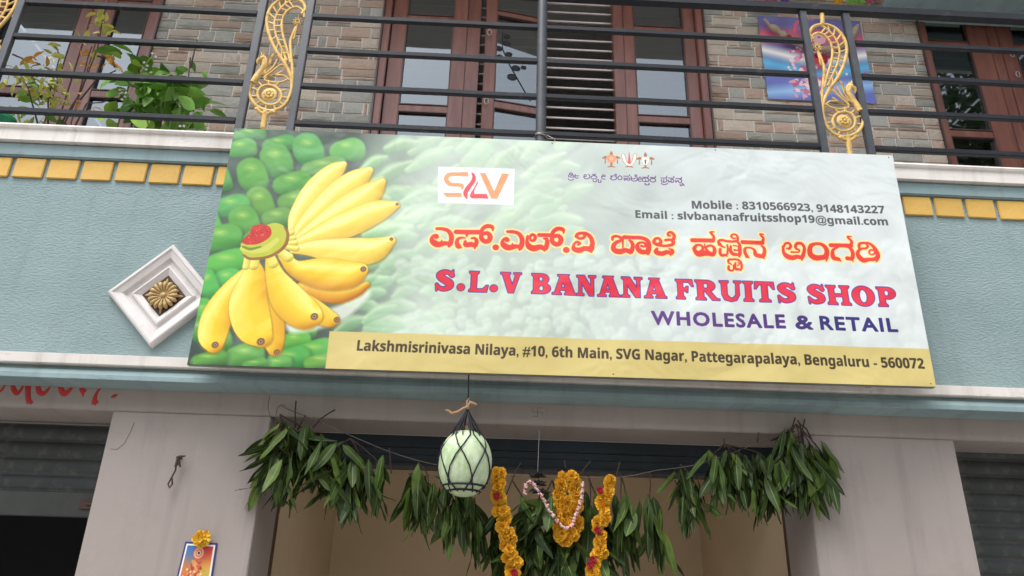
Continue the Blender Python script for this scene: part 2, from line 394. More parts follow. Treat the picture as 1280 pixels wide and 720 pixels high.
# slab letters, unit height, as (width, [add loops], [cut loops])
def _ell(cx, cy, rx, ry, n=20, a0=0, a1=2*math.pi):
    return [(cx+rx*math.cos(a0+(a1-a0)*i/n), cy+ry*math.sin(a0+(a1-a0)*i/n)) for i in range(n)]
def _bar(x0,y0,x1,y1): return [(x0,y0),(x1,y0),(x1,y1),(x0,y1)]
def _stem(x, w=.27, s=.1):   # stem with slab serifs, x = left edge of the stem
    return [[(x-s,0),(x+w+s,0),(x+w+s,.07),(x+w,.17),(x+w,.83),(x+w+s,.93),(x+w+s,1),(x-s,1),(x-s,.93),(x,.83),(x,.17),(x-s,.07)]]
SLAB = {
 'L': (.95, _stem(.12)+[[(.3,0),(.9,0),(.97,.33),(.88,.33),(.72,.16),(.3,.13)]], []),
 'I': (.5, _stem(.12), []),
 'H': (1.15, _stem(.1)+_stem(.76)+[_bar(.3,.43,.85,.57)], []),
 'V': (1.08, [[(0,1),(.5,1),(.5,.93),(.42,.88),(.62,.38),(.78,.88),(.68,.93),(.68,1),(1.08,1),(1.08,.93),(.98,.88),(.68,0),(.42,0),(.1,.88),(0,.93)]], []),
 'A': (1.12, [[(0,0),(.42,0),(.42,.07),(.33,.12),(.36,.22),(.62,.22),(.66,.12),(.58,.07),(.58,0),(1.12,0),(1.12,.07),(1.03,.12),(.74,.93),(.8,1),(.26,1),(.26,.93),(.36,.9),(.12,.12),(0,.07)]], [[(.42,.36),(.6,.36),(.5,.68)]]),
 'N': (1.08, [[(0,0),(.4,0),(.4,.08),(.28,.14),(.28,.62),(.72,0),(.96,0),(.96,.86),(1.08,.92),(1.08,1),(.68,1),(.68,.92),(.8,.86),(.8,.45),(.42,1),(0,1),(0,.92),(.12,.86),(.12,.14),(0,.08)]], []),
 'B': (1.0, _stem(.12)+[_ell(.55,.74,.36,.26)+[], _ell(.58,.27,.42,.27)], [_ell(.5,.74,.12,.13), _ell(.52,.27,.14,.14)]),
 'P': (1.0, _stem(.14)+[_ell(.58,.69,.4,.31)], [_ell(.52,.69,.13,.16)]),
 'R': (1.12, _stem(.12)+[_ell(.56,.72,.38,.28), [(.42,.5),(.7,.48),(.98,.1),(1.12,.07),(1.12,0),(.78,0)]], [_ell(.5,.72,.12,.14)]),
 'F': (.98, _stem(.14)+[[(.3,1),(.92,1),(.98,.66),(.9,.66),(.74,.86),(.3,.88)],[(.35,.56),(.52,.56),(.62,.66),(.7,.66),(.66,.34),(.6,.34),(.5,.43),(.35,.43)]], []),
 'U': (1.15, [[(0,1),(.46,1),(.46,.93),(.37,.86),(.37,.32),(.5,.16),(.66,.14),(.82,.3),(.85,.86),(.74,.93),(.74,1),(1.12,1),(1.12,.93),(1.0,.86),(1.0,.3),(.84,.04),(.55,-.03),(.22,.05),(.1,.3),(.1,.86),(0,.93)]], []),
 'T': (1.0, [[(.36,.17),(.36,.87),(.22,.84),(.08,.64),(0,.64),(.03,1),(.97,1),(1,.64),(.92,.64),(.78,.84),(.64,.87),(.64,.17),(.78,.07),(.78,0),(.22,0),(.22,.07)]], []),
 'O': (1.1, [_ell(.55,.5,.55,.52,28)], [_ell(.55,.5,.2,.36,20)]),
 'S': (.95, None, None),
 '.': (.4, [_ell(.2,.2,.2,.2,14)], []),
}
S_CH = [[(.82,.76,.1),(.62,.9,.09),(.38,.88,.12),(.2,.74,.14),(.3,.6,.15),(.5,.5,.16),(.72,.36,.16),(.72,.2,.13),(.5,.09,.1),(.28,.1,.09),(.12,.25,.05)],
        [(.86,1.0,.03),(.84,.72,.05)],[(.08,.0,.03),(.08,.3,.05)]]
def slab(cv, ch, x0, yb, x1, yt, fill, line, lw):
    """photo-pixel box: left x0, right x1 at baseline yb, top yt"""
    w = SLAB[ch][0]
    a = cv.m(x0, yb); b = cv.m(x1, yb); t = cv.m((x0+x1)/2, yt)
    H = a[1]-t[1]; mp = lambda x,y: (a[0]+(b[0]-a[0])*x/w, a[1]-H*y)
    bx = cv.box(a[0]-12, t[1]-12, b[0]+12, a[1]+12); X, Y = cv.grid(bx)
    if ch == 'S':
        D = np.full(X.shape, 1e9)
        for c in S_CH: D = np.minimum(D, caps(X, Y, [(*mp(x,y), r*H) for x,y,r in smooth(c)]))
    else:
        D = np.full(X.shape, 1e9)
        for l in SLAB[ch][1]: D = np.minimum(D, loops_sdf(X, Y, [[mp(*p) for p in l]]))
        for l in SLAB[ch][2]: D = np.maximum(D, -loops_sdf(X, Y, [[mp(*p) for p in l]]))
    cv.mix(bx[0], bx[1], cover(D-lw), line); cv.mix(bx[0], bx[1], cover(D), fill)

def vnoise(h, w, cell, rng):
    gh, gw = int(h/cell)+3, int(w/cell)+3
    g = rng.random((gh, gw)); y = np.arange(h)/cell; x = np.arange(w)/cell
    yi = y.astype(int); xi = x.astype(int); fy = (y-yi)[:,None]; fx = (x-xi)[None]
    fy = fy*fy*(3-2*fy); fx = fx*fx*(3-2*fx)
    a = g[yi][:,xi]; b = g[yi][:,xi+1]; c = g[yi+1][:,xi]; d = g[yi+1][:,xi+1]
    return (a*(1-fx)+b*fx)*(1-fy)+(c*(1-fx)+d*fx)*fy

def fruit(cv, pts, shade, lo, mid, hi, lit=(-.3,-.6), tip=None, al=1.0, soft=1.6, edge=None):
    """a printed banana: chain of radii shaded across its width; pts photo px (x,y,r)"""
    P = []
    for (x,y,r) in smooth(pts, 6):
        u,v = cv.m(x,y); P.append((u,v,r*cv.sc))
    pad = max(p[2] for p in P)+4
    b = cv.box(min(p[0] for p in P)-pad, min(p[1] for p in P)-pad, max(p[0] for p in P)+pad, max(p[1] for p in P)+pad)
    if b[2] <= b[0] or b[3] <= b[1]: return
    X, Y = cv.grid(b)
    D = np.full(X.shape, 1e9); S = np.zeros(X.shape); Wt = np.zeros(X.shape)
    n = len(P)-1
    for i,((x0,y0,r0),(x1,y1,r1)) in enumerate(zip(P, P[1:])):
        dx, dy = x1-x0, y1-y0; L = dx*dx+dy*dy+1e-9
        t = np.clip(((X-x0)*dx+(Y-y0)*dy)/L, 0, 1); r = r0+(r1-r0)*t
        ex, ey = X-x0-t*dx, Y-y0-t*dy; d = np.hypot(ex,ey)-r
        s = (ex*lit[0]+ey*lit[1])/np.maximum(r,1)/np.hypot(*lit)
        D = np.minimum(D, d); wt = np.exp(-np.clip(d+r, 0, 200)/3.0); S += s*wt; Wt += wt
    S /= Wt+1e-30
    lo, mid, hi = (np.array(c, np.float32) for c in (lo, mid, hi))
    s = np.clip(S, -1, 1)[...,None]
    col = np.where(s < 0, mid+(lo-mid)*np.clip(-s,0,1)**1.3*shade, mid+(hi-mid)*np.clip(1-abs(s-.45)/.55,0,1))
    if edge is not None: col = col+(np.array(edge,np.float32)-col)*np.clip(1+D/(2.2*cv.sc/2.3),0,1)[...,None]*.5
    A = np.clip(.5-D/soft, 0, 1)[...,None]*al
    r = cv.a[b[1]:b[3], b[0]:b[2]]; r += (col-r)*A
    if tip:
        x,y,rr = tip; u,v = cv.m(x,y)
        for q,cc in ((.85,c8(150,112,60)),(.62,c8(120,84,62)),(.4,c8(176,150,130)),(.2,c8(70,48,36))):
            bb = cv.box(u-30,v-30,u+30,v+30); X,Y = cv.grid(bb); cv.mix(bb[0],bb[1],cover(np.hypot(X-u,Y-v)-rr*cv.sc*q)*al,cc)

def to_image(cv, name):
    im = bpy.data.images.new(name, cv.w, cv.h)
    px = np.ones((cv.h, cv.w, 4), np.float32); px[...,:3] = np.clip(cv.a[::-1], 0, 1)
    im.pixels.foreach_set(px.ravel()); im.update(); im.pack()
    return im
def glyph_data():
    """headline traced as brush strokes: (origin, magnification, [chains])"""
    E_ = [[(140,150,12),(200,152,15),(250,168,16),(282,210,19),(286,260,19),(272,300,20),(260,328,9)],
          [(275,298,14),(215,296,20),(150,308,25),(106,285,24),(90,252,15),(106,224,12),(135,216,12),(146,234,12),(130,240,12)],
          [(185,290,12),(192,262,3)]]
    VIR = [[(590,205,14),(640,190,17),(672,222,20),(660,265,20),(622,275,20),(586,245,18),(584,205,16)],
           [(584,190,16),(598,148,16),(640,122,18),(690,130,16),(700,168,5)]]
    SA = [[(335,180,20),(450,182,20),(575,182,20)],[(440,190,16),(440,222,8)],
          [(358,326,20),(340,290,17),(352,252,14),(385,238,10),(425,240,6)],[(345,322,16),(388,338,5)],
          [(424,272,10),(430,308,20),(480,304,22),(524,312,18),(537,270,16),(520,243,12),(488,243,9)],[(524,315,14),(518,346,6)]]
    LA = [[(1072,222,12),(1095,203,12),(1122,225,14),(1112,258,13),(1082,262,11),(1068,240,9)],
          [(1046,220,10),(1040,270,14),(1060,320,24),(1110,340,26),(1170,326,22),(1222,342,20),(1240,290,18),(1236,250,14),(1208,243,8)],
          [(1160,208,16),(1290,213,18)],[(1222,342,14),(1212,370,5)]]
    sh = lambda g,dx,dy: [[(x+dx,y+dy,r) for x,y,r in c] for c in g]
    z1 = E_+VIR+SA+[[(728,333,25)]]+sh(E_,705,27)+LA+sh(VIR,705,27)
    z2 = [[(150,360,26)],
      [(222,312,10),(228,352,20),(280,366,24),(330,350,20),(385,358,22),(398,386,8)],[(410,300,18),(398,352,22)],
      [(248,228,13),(262,206,14),(300,196,13),(350,203,15),(394,242,17),(412,300,18)],[(250,230,12),(288,250,12),(328,236,12),(330,208,12)],
      [(230,300,10),(255,282,11),(284,296,11),(264,312,8)],[(322,326,4),(326,350,12)],
      [(608,262,10),(612,236,12),(650,226,12),(694,245,13),(688,270,13),(650,286,15),(620,320,18),(626,364,22),(680,380,24),(740,365,20),(790,378,20),(812,322,16),(800,284,14),(778,268,10)],
      [(730,235,18),(800,238,16),(900,241,16),(960,270,18),(972,330,20),(962,380,20),(960,402,8)],[(712,235,10),(712,340,6)],[(790,378,14),(786,400,6)],
      [(955,378,17),(900,378,22),(864,350,20),(856,312,14),(884,288,10),(930,292,10),(936,325,9),(894,320,10)],
      [(1020,276,14),(1040,246,12),(1075,246,12),(1092,280,13),(1062,305,16),(1026,290,14)],
      [(1060,308,14),(1130,318,11),(1200,308,14),(1215,280,14),(1184,258,12),(1138,262,12)],
      [(1052,346,11),(1046,380,20),(1100,395,20),(1150,380,18),(1196,388,18),(1206,362,12),(1172,346,6)],[(1196,396,12),(1188,416,5)],
      [(1212,262,14),(1224,220,13),(1196,186,13),(1166,190,11),(1164,214,11),(1186,218,7)]]
    z3 = [[(150,230,22),(400,235,22)],[(402,235,18),(412,190,13),(386,152,13),(372,130,11),(412,125,8)],
      [(172,332,20),(200,292,13),(250,292,13),(276,322,13),(266,356,14),(232,372,11)],
      [(174,350,18),(220,398,28),(290,390,30),(350,394,26),(400,408,20),(420,350,18),(394,305,13),(345,300,12),(312,326,12),(330,364,16)],[(298,278,6),(298,318,8)],
      [(475,284,16),(470,242,14),(510,228,14),(560,240,14),(600,244,14),(640,246,14),(690,242,14),(725,280,15),(732,340,16),(726,400,18),(716,438,7)],
      [(484,274,15),(504,304,13),(544,322,7)],[(488,342,14),(484,382,16),(504,420,15),(550,414,14),(572,432,6)],[(574,290,10),(580,340,10),(574,400,11)],
      [(618,302,11),(614,360,17),(642,400,20),(696,410,16)],[(650,296,8),(706,306,7),(706,352,8),(662,352,12)],
      [(624,182,12),(640,157,10),(680,157,11),(706,192,12),(702,238,12)],[(626,184,10),(650,206,10),(680,200,8)],
      [(585,500,11),(590,472,11),(630,470,11),(690,470,12),(735,500,12),(748,560,12),(736,602,8)],[(590,512,10),(622,530,7)],[(590,552,12),(592,592,12),(644,602,8),(648,540,8)],
      [(672,512,9),(670,580,15),(722,592,12)],[(698,544,7),(722,522,6),(700,506,6)],
      [(765,250,22),(1010,255,22)],[(1010,252,17),(1022,200,13),(992,164,12),(984,148,10),(1022,150,7)],
      [(816,430,18),(792,382,17),(792,336,15),(822,318,10),(880,324,11),(914,354,15),(924,402,22),(960,414,24),(1010,420,22),(1036,370,18),(1030,318,16),(1000,292,10)],
      [(812,432,16),(842,446,6)],[(1014,424,16),(1030,450,6)]]
    z4 = [[(88,272,10),(102,244,11),(140,238,12),(164,270,13),(144,300,12),(116,292,6)],
      [(78,275,12),(85,340,15),(120,382,25),(180,402,25),(240,390,20),(290,398,20),(312,350,16),(316,290,14),(286,248,14),(240,242,15),(216,270,13),(228,302,11),(258,314,8),(252,338,8),(170,338,9)],[(294,410,12),(292,436,5)],
      [(376,320,22),(390,272,20),(440,250,15),(500,254,16),(550,290,20),(570,340,22),(556,390,24),(500,404,24),(440,402,28),(390,370,26),(376,320,22)],[(574,396,15),(566,440,7)],
      [(612,268,20),(840,272,20)],[(840,270,16),(848,222,13),(816,190,12),(804,170,10),(842,166,7)],
      [(700,424,18),(648,408,22),(632,360,18),(642,316,13),(694,290,8)],[(700,282,8),(800,287,11),(846,320,18),(862,370,18),(850,418,18),(800,416,20)],[(700,424,16),(728,446,6)],[(850,420,15),(864,450,6)],
      [(930,274,14),(942,248,13),(990,240,12),(1050,247,13),(1100,290,17),(1138,350,19),(1142,400,20),(1128,452,8)],[(1140,405,18),(1100,426,18),(1040,430,18),(980,438,24),(932,400,24),(916,360,18),(932,322,13),(970,304,11),(1010,302,11),(1032,276,11),(1012,252,10)],[(930,274,14),(936,306,12)],
      [(1044,346,9),(1060,322,9),(1100,325,10),(1112,354,10),(1082,375,8),(1050,364,8)]]
    return [((530,270),8,z1),((690,270),8,z2),((850,280),9.846,z3),((970,280),9.143,z4)]

def banner_art():
    rng = np.random.default_rng(5)
    W, H = 2048, 756
    cv = Canvas(W, H, [(295,163),(1113,197),(1167,485),(236,457)])
    # --- the photographic ground of the print: green bunches dissolving to pale grey-green
    n1 = vnoise(H,W,90,rng); n2 = vnoise(H,W,34,rng); n3 = vnoise(H,W,13,rng)
    X, Y = np.meshgrid(np.arange(W)/W, np.arange(H)/H)
    base = np.array(c8(70,88,76),np.float32)*(.75+.5*n1[...,None])
    cv.a[:] = base
    green = dict(lo=c8(40,104,44), mid=c8(92,166,74), hi=c8(160,208,110))
    G = [(150,250,40,60),(290,40,70,35),(440,90,70,42),(250,112,60,50),(585,112,70,70),(425,168,72,74),(660,205,95,48),(305,240,66,72),(505,285,78,58),(700,300,60,60),(780,120,70,60),(200,400,72,55),(515,372,66,50),
         (345,380,58,68),(265,475,66,68),(430,458,62,50),(150,560,80,64),(180,680,92,56),(100,480,40,60),(340,560,60,50),
         (168,668,56,42),(180,764,54,50),(84,780,40,60),(64,928,50,56),(40,1010,44,44),(90,1160,74,30),(268,1140,76,50),(488,1158,84,46),(520,1070,60,40),(620,1120,84,46),(650,1170,70,30),(320,1184,50,20),(215,860,50,50),(430,1180,60,24),(140,1050,50,50),(560,1010,50,40)]
    for (x,y,rx,ry) in sorted(G, key=lambda g: g[1]+.0*g[0]):
        x, y, rx, ry = 240+x/4, 160+y/4, rx/4, ry/4
        jit = rng.uniform(-.05,.05,3)
        g = {k: tuple(np.clip(np.array(v)+jit,0,1)) for k,v in green.items()}
        r = min(rx,ry); L = max(rx,ry)-r; ux, uy = (1,-.25) if rx > ry else (.35,1); L += r*.28
        pts = [(x-ux*L-.1,y-uy*L-.1,r*.93),(x,y,r),(x+ux*L+.1,y+uy*L+.1,r)]
        tail = pts+[(pts[-1][0]+3,pts[-1][1]+5,r*.9)]
        fruit(cv, [(p[0]+2.0,p[1]+4,p[2]+2) for p in pts], 0, c8(50,62,58), c8(50,62,58), c8(50,62,58), al=.5, soft=18)
        fruit(cv, tail, .9, tuple(v*.86 for v in g['lo']), tuple(v*.86 for v in g['mid']), g['mid'], soft=8, lit=(-.25,-1))
        fruit(cv, pts, .8, g['lo'], g['mid'], g['mid'], soft=8, lit=(-.25,-1))
        u, v = cv.m(x-1, y-ry*.42); a_, b_ = rx*.62*cv.sc, ry*.42*cv.sc
        bb = cv.box(u-a_,v-b_,u+a_,v+b_)
        if bb[2] > bb[0] and bb[3] > bb[1]:
            xx,yy = cv.grid(bb); cv.mix(bb[0],bb[1],np.clip(1-np.hypot((xx-u)/a_,(yy-v)/b_),0,1)*.75,c8(166,202,96))
            for _ in range(4):
                ox_ = rng.uniform(-.3,.3)*a_; cv.mix(bb[0],bb[1],np.clip(1-np.hypot((xx-u-ox_)/(a_*.45),(yy-v+b_*rng.uniform(-.3,.3))/(b_*.12)),0,1)*.22,c8(200,222,140))
    # long pale fingers of the bunches behind the bananas and over the rest
    for i in range(60):
        x = rng.uniform(430,700); y = rng.uniform(185,300) ; a = rng.uniform(-.9,.1); l = rng.uniform(25,60)
        pts = [(x,y,rng.uniform(5,9)),(x+l*.5*math.cos(a),y+l*.5*math.sin(a)-3,rng.uniform(9,13)),(x+l*math.cos(a),y+l*math.sin(a),rng.uniform(4,7))]
        k = rng.uniform(.7,1.1)
        fruit(cv, pts, .9, tuple(np.array(c8(40,110,50))*k), tuple(np.array(c8(110,180,90))*k), c8(190,225,160), soft=8, al=.8)
    for i in range(46):
        x = rng.uniform(420,560); y = rng.uniform(300,440); a = rng.uniform(-.6,.2); l = rng.uniform(25,55)
        pts = [(x,y,5),(x+l*.5*math.cos(a),y+l*.5*math.sin(a)-3,9),(x+l*math.cos(a),y+l*math.sin(a),4)]
        fruit(cv, pts, .9, c8(40,110,55), c8(105,170,95), c8(180,215,160), soft=8, al=.75)
    for i in range(420):   # heaps of fruit ends low in the middle
        x = rng.uniform(500,1150); y = rng.uniform(325,440) if x < 720 else rng.uniform(300,455); r = rng.uniform(4,8)
        if x > 720: r *= 1.2
        fruit(cv, [(x,y,r),(x+rng.uniform(-3,3),y+rng.uniform(2,6),r*.9)], .9, c8(60,100,70), c8(140,170,140), c8(205,220,200), soft=8, al=.7)
    n = n2*.6+n3*.4
    # the designer's white wash over it
    ramp = np.clip((X-.12-.05*(1-Y)*0)/.19, 0, 1); ramp = ramp*ramp*(3-2*ramp)
    ramp = np.clip(ramp+(n1-.5)*.12*(X>.1), 0, 1)*.80+.03
    ramp = np.where(X > .6, np.minimum(.93, ramp+(X-.6)*.28), ramp)
    wash = np.stack([.825+.03*n, .875+.02*n, .82+.03*n], -1)
    wash = wash+(np.array(c8(225,231,230))-wash)*np.clip((X-.42)/.25,0,1)[...,None]
    cv.a += (wash-cv.a)*ramp[...,None]
    cv.a += ((vnoise(H,W,60,rng)-.5)*.035)[...,None]*np.clip(X*3,0,1)[...,None]
    # a soft white glow behind the hand of bananas
    fruit(cv, [(372,406,12),(400,402,11),(430,392,9),(458,370,6)], 0, c8(232,236,222), c8(232,236,222), c8(232,236,222), al=.8, soft=14)
    Yc = dict(lo=c8(196,132,30), mid=c8(244,204,52), hi=c8(253,234,128))
    P_ = dict(lo=c8(214,176,70), mid=c8(246,216,92), hi=c8(252,238,160))
    def ban(pts, c=Yc, tip=None, lit=(-.6,-.8), sh=1.0):
        fruit(cv, [(x+.6,y+1.2,r+.9) for x,y,r in pts], 0, c8(150,120,40), c8(150,120,40), c8(150,120,40), al=.55, soft=5)
        fruit(cv, pts, sh, c['lo'], c['mid'], c['hi'], lit=lit, tip=tip, soft=2.2, edge=c['lo'])
    # upper fan (pale), back to front
    ban([(366,294,4),(374,270,10),(396,240,15),(418,218,12),(431,208,4)], P_)
    ban([(368,300,4),(384,280,9),(416,252,16),(444,230,15),(463,216,5)], P_)
    ban([(370,303,4),(398,284,9),(434,264,17),(462,246,15),(479,230,5)], P_)
    ban([(370,307,4),(392,299,9),(432,285,17),(470,268,15),(496,259,5)], P_, tip=(498,258,2.6))
    ban([(368,315,4),(392,313,10),(430,317,17),(466,316,16),(490,304,6)], P_, tip=(491,302,2.8))
    # lower hand
    ban([(380,362,8),(420,370,11),(445,366,8),(460,358,4)], dict(lo=c8(170,90,20),mid=c8(226,170,50),hi=c8(240,200,90)))
    ban([(372,370,8),(392,388,12),(412,400,10),(420,402,6)], dict(lo=c8(190,120,30),mid=c8(232,190,52),hi=c8(246,214,90)), tip=(423,402,4.2))
    ban([(334,360,8),(340,390,13),(343,420,13),(346,438,8)], dict(lo=c8(180,100,24),mid=c8(230,180,48),hi=c8(246,206,76)), tip=(348,442,4))
    ban([(356,322,6),(372,338,10),(404,344,19),(436,346,17),(452,340,9)], Yc, tip=(456,339,4.2), lit=(-.1,-1))
    ban([(314,338,5),(296,362,13),(276,392,17),(268,418,16),(270,432,10)], Yc, tip=(271,433,4.6))
    ban([(318,330,6),(318,352,15),(312,380,21),(318,408,20),(330,424,11)], Yc, tip=(328,429,5.4))
    ban([(340,326,6),(346,348,11),(362,376,19),(382,394,18),(394,398,10)], Yc, tip=(395,398,5.2), lit=(-.2,-1))
    # stalk crown
    for ch in ([(366,293,4),(356,299,3.4)],[(368,300,4),(356,303,3.4)],[(370,306,4),(356,307,3.4)],[(372,313,4),(356,311,3.4)],[(350,316,5),(362,324,6)],[(322,322,5),(319,334,6)],[(338,321,5),(343,332,6)],[(312,322,4),(309,336,4)]):
        fruit(cv, ch, 1, c8(160,140,40), c8(226,214,92), c8(244,236,140), soft=3, edge=c8(150,120,40))
    kr = lambda l: [(240+x/4,160+y/4) for x,y in l]
    polys(cv, [smooth(kr([(250,590),(256,625),(275,655),(320,665),(380,655),(440,630),(480,590),(488,540),(470,505),(440,487),(400,488),(330,520)]),6)], c8(186,192,62))
    ink(cv, [[(264,645,5),(300,664,7),(380,656,7),(440,628,8),(476,590,8),(486,540,7),(470,506,4)]], (240,160), 4, c8(150,100,44))
    ink(cv, [[(262,612,14),(320,628,10),(380,610,14),(430,570,12)]], (240,160), 4, c8(206,206,92)); ink(cv, [[(262,604,5),(300,616,7),(350,604,4)]], (240,160), 4, c8(110,140,40))
    polys(cv, [smooth(kr([(253,582),(275,555),(298,535),(312,502),(345,493),(385,498),(403,520),(400,550),(370,575),(330,592),(280,595)]),6)], c8(196,52,44))
    for _ in range(60):
        x_, y_ = rng.uniform(290,392), rng.uniform(505,585)
        if y_ > 600-.3*(x_-250): continue
        ink(cv, [[(x_,y_,rng.uniform(1.5,4))]], (240,160), 4, c8(*[(214,84,66),(172,36,34),(226,104,84)][rng.integers(3)]))
    # --- address strip
    polys(cv, [[(414,416),(1160,438),(1170,492),(408,468)]], c8(208,190,122))
    b = cv.a; u0 = cv.m(413,440)[0]; v0 = cv.m(800,439)[1]
    mask = (X*W > u0) & (Y*H > v0)
    b += (mask*((vnoise(H,W,120,rng)-.5)*.04+(X-.6)*.0))[...,None]
    # --- small logo card
    polys(cv, [[(50,70),(1155,108),(1140,628),(45,590)]], c8(240,242,250), o=(545,205), k=11.636)
    OR, RD = c8(240,160,110), c8(222,84,86)
    pol = lambda l,c: polys(cv, [l], c, o=(545,205), k=11.636)
    ink(cv, [[(480,182,32),(240,182,32),(185,205,34),(165,250,34),(200,310,32),(260,332,30),(350,335,30),(395,350,28),(398,385,16)]], (545,205), 11.636, OR)
    polys(cv, [[(470,215),(530,215),(520,140),(475,148)]], c8(240,242,250), o=(545,205), k=11.636)
    pol([(478,150),(490,215),(400,214),(400,150)],OR)
    pol([(115,450),(385,450),(392,515),(165,510)],OR)
    pol([(650,165),(735,168),(860,430),(975,172),(1080,180),(905,540),(820,535)],OR)
    pol(smooth([(525,155),(560,165),(595,220),(585,290),(530,370),(480,450),(472,540),(430,510),(412,450),(440,380),(520,280),(545,210)],5),RD)
    pol([(622,275),(625,310),(570,420),(575,465),(750,465),(780,535),(535,530),(505,500),(520,450),(570,380)],RD)
    # --- three emblems and the dedication line
    z=(700,180); k=7.53
    e = lambda ch,c: ink(cv, ch, z, k, c)
    BR = c8(170,110,70)
    for cx,cy in ((487,160),(806,170)):
        e([[(cx-75,cy-6,9),(cx-50,cy-14,12),(cx-30,cy,8)],[(cx+75,cy-6,9),(cx+50,cy-14,12),(cx+30,cy,8)],[(cx,cy-62,8),(cx,cy-40,16)],[(cx-32,cy+80,5),(cx,cy+74,7),(cx+32,cy+80,5)],[(cx,cy+40,12),(cx,cy+70,7)],
           [(cx-57,cy,4),(cx-57,cy+42,6)],[(cx+57,cy,4),(cx+57,cy+42,6)]], BR)
    e([[(487,160,46)]], c8(238,150,110)); e([[(487,160,18)]], c8(250,200,170)); e([[(487,160,8)]], c8(238,130,90))
    e([[(778,160,10),(834,160,10)],[(780,172,9),(806,212,10),(834,170,9)]], c8(245,240,235)); e([[(806,176,7),(806,206,6)]], c8(110,80,80))
    for c_,w_ in ((BR,17),(c8(250,250,250),12)):
        e([[(597,128,w_),(612,180,w_),(640,216,w_-2),(672,216,w_-2),(698,180,w_),(710,128,w_)]], c_)
    e([[(655,100,3),(655,140,7),(655,196,14)]], c8(226,92,84)); e([[(620,240,4),(655,234,7),(690,242,4)]], BR)
    PU = c8(104,66,128)
    A_ = [[(105,192),(110,162),(150,152),(190,162),(206,186),(190,206),(150,202),(105,196)],[(128,150),(130,120),(165,120),(185,150),(150,178)],[(95,236),(120,260),(170,264),(205,240)],[(225,180),(298,178)],[(238,150),(230,200),(250,225),(295,222)],
      [(410,188),(420,156),(450,160),(456,185),(430,196),(405,196),(428,234),(490,236),(522,210),(520,162),(490,152)],
      [(560,190),(550,212),(560,232),(600,242),(640,232),(668,210),(640,186),(600,176),(560,190)],[(580,146),(640,182)],[(640,142),(585,180)],[(590,265),(600,296),(650,300),(655,262),(700,262),(692,308),(745,310),(745,264)],[(762,192),(790,160),(820,166),(830,190),(762,194),(775,238),(830,246)],
      [(938,186),(962,190),(950,222),(932,226),(955,252),(1000,260),(1050,242),(1052,196),(1010,178),(940,182)],[(1020,152),(1050,145),(1046,176)],[(1125,172),(1160,195),(1162,235),(1125,258),(1090,235),(1090,195),(1125,172)]]
    B_ = [[(0,132),(100,132),(120,106)],[(5,186),(20,216),(60,192),(90,218),(120,200),(110,168),(60,176),(8,172)],[(150,140),(150,200),(180,226),(230,226),(265,210),(265,150),(232,140),(226,112),(255,106),(264,124)],[(152,176),(200,186),(230,170)],
      [(292,188),(320,146),(345,160),(345,186),(292,192),(302,224),(345,232)],[(440,170),(380,176),(372,222),(420,232),(490,226),(495,180),(470,168)],[(380,146),(480,150),(492,112)],[(430,265),(432,294),(504,296),(505,262)],[(440,200),(440,228)],
      [(530,150),(620,155),(640,126)],[(580,170),(532,186),(530,220),(580,240),(630,226),(632,184),(580,170)],[(745,160),(845,160),(860,126)],[(755,190),(760,236),(820,242),(862,220),(852,182)],[(800,192),(800,232)],[(750,266),(790,290),(840,286),(880,266)],
      [(890,160),(985,165),(1000,132)],[(890,202),(902,240),(945,214),(950,246),(995,240),(990,196),(940,190)],[(1040,170),(1140,175),(1152,150)],[(1035,204),(1044,246),(1084,210),(1104,250),(1150,246),(1152,202),(1120,192)],[(1125,280),(1132,310),(1165,310),(1166,272),(1195,288),(1206,314)]]
    for o_,S_ in (((705,212),A_),((780,215),B_)): ink(cv, [[(x,y,9.5) for x,y in c] for c in S_], o_, 16, PU)
    # --- headline
    for o,k_,g in glyph_data():
        ink(cv, g, o, k_, c8(226,62,54), line=c8(253,222,150), lw=5.0, wob=1.22)
    # --- slab line
    z7=lambda x,y:(530+x/4,330+y/4); z8=lambda x,y:(800+x/3.879,340+y/3.879)
    FI, LN = c8(222,50,70), c8(66,52,146)
    row = [('S',z7,60,155),('.',z7,172,208),('L',z7,227,323),('.',z7,335,373),('V',z7,386,490),('B',z7,540,636),('A',z7,645,765),('N',z7,768,862),('A',z7,872,984),('N',z7,992,1094),('A',z7,1104,1214),
           ('F',z8,174,262),('R',z8,270,386),('U',z8,390,496),('I',z8,501,550),('T',z8,557,652),('S',z8,664,755),('S',z8,810,898),('H',z8,907,1021),('O',z8,1030,1136),('P',z8,1147,1241)]
    for ch,z_,a,b_ in row:
        xa = z_(a,0)[0]; xb = z_(b_,0)[0]; xm = (xa+xb)/2
        yb = 365+(xm-557)*.0362; yt = 340+(xm-557)*.0392
        if ch == '.': slab(cv, ch, xa, yb, xb, yb-9.5, FI, LN, 2.2) if False else ink(cv, [[(xm,yb-4.6,4.2)]], (0,0), 1, FI, line=LN, lw=2.2)
        else: slab(cv, ch, xa, yb, xb, yt, FI, LN, 2.4)
    type_line(cv, 'WHOLESALE', z8(60,262), z8(700,280), 16.5, lambda X_,Y_: np.stack([.38-.12*np.clip((X_/W-.63)/.3,0,1), .22-.05*np.clip((X_/W-.63)/.3,0,1), .5-.06*np.clip((X_/W-.63)/.3,0,1)],-1), bold=2.1, space=1.16)
    type_line(cv, '&', z8(752,283), z8(830,287), 16.5, c8(66,50,112), bold=2.2)
    type_line(cv, 'RETAIL', z8(872,287), z8(1240,297), 16.5, c8(52,44,112), bold=2.1, space=1.16)
    TX = c8(84,84,86)
    za=lambda x,y:(840+x/4,160+y/4)
    type_line(cv, sans_bold('Mobile : 8310566923, 9148143227'), za(102,412), za(1056,438), 10.6, TX, bold=.55)
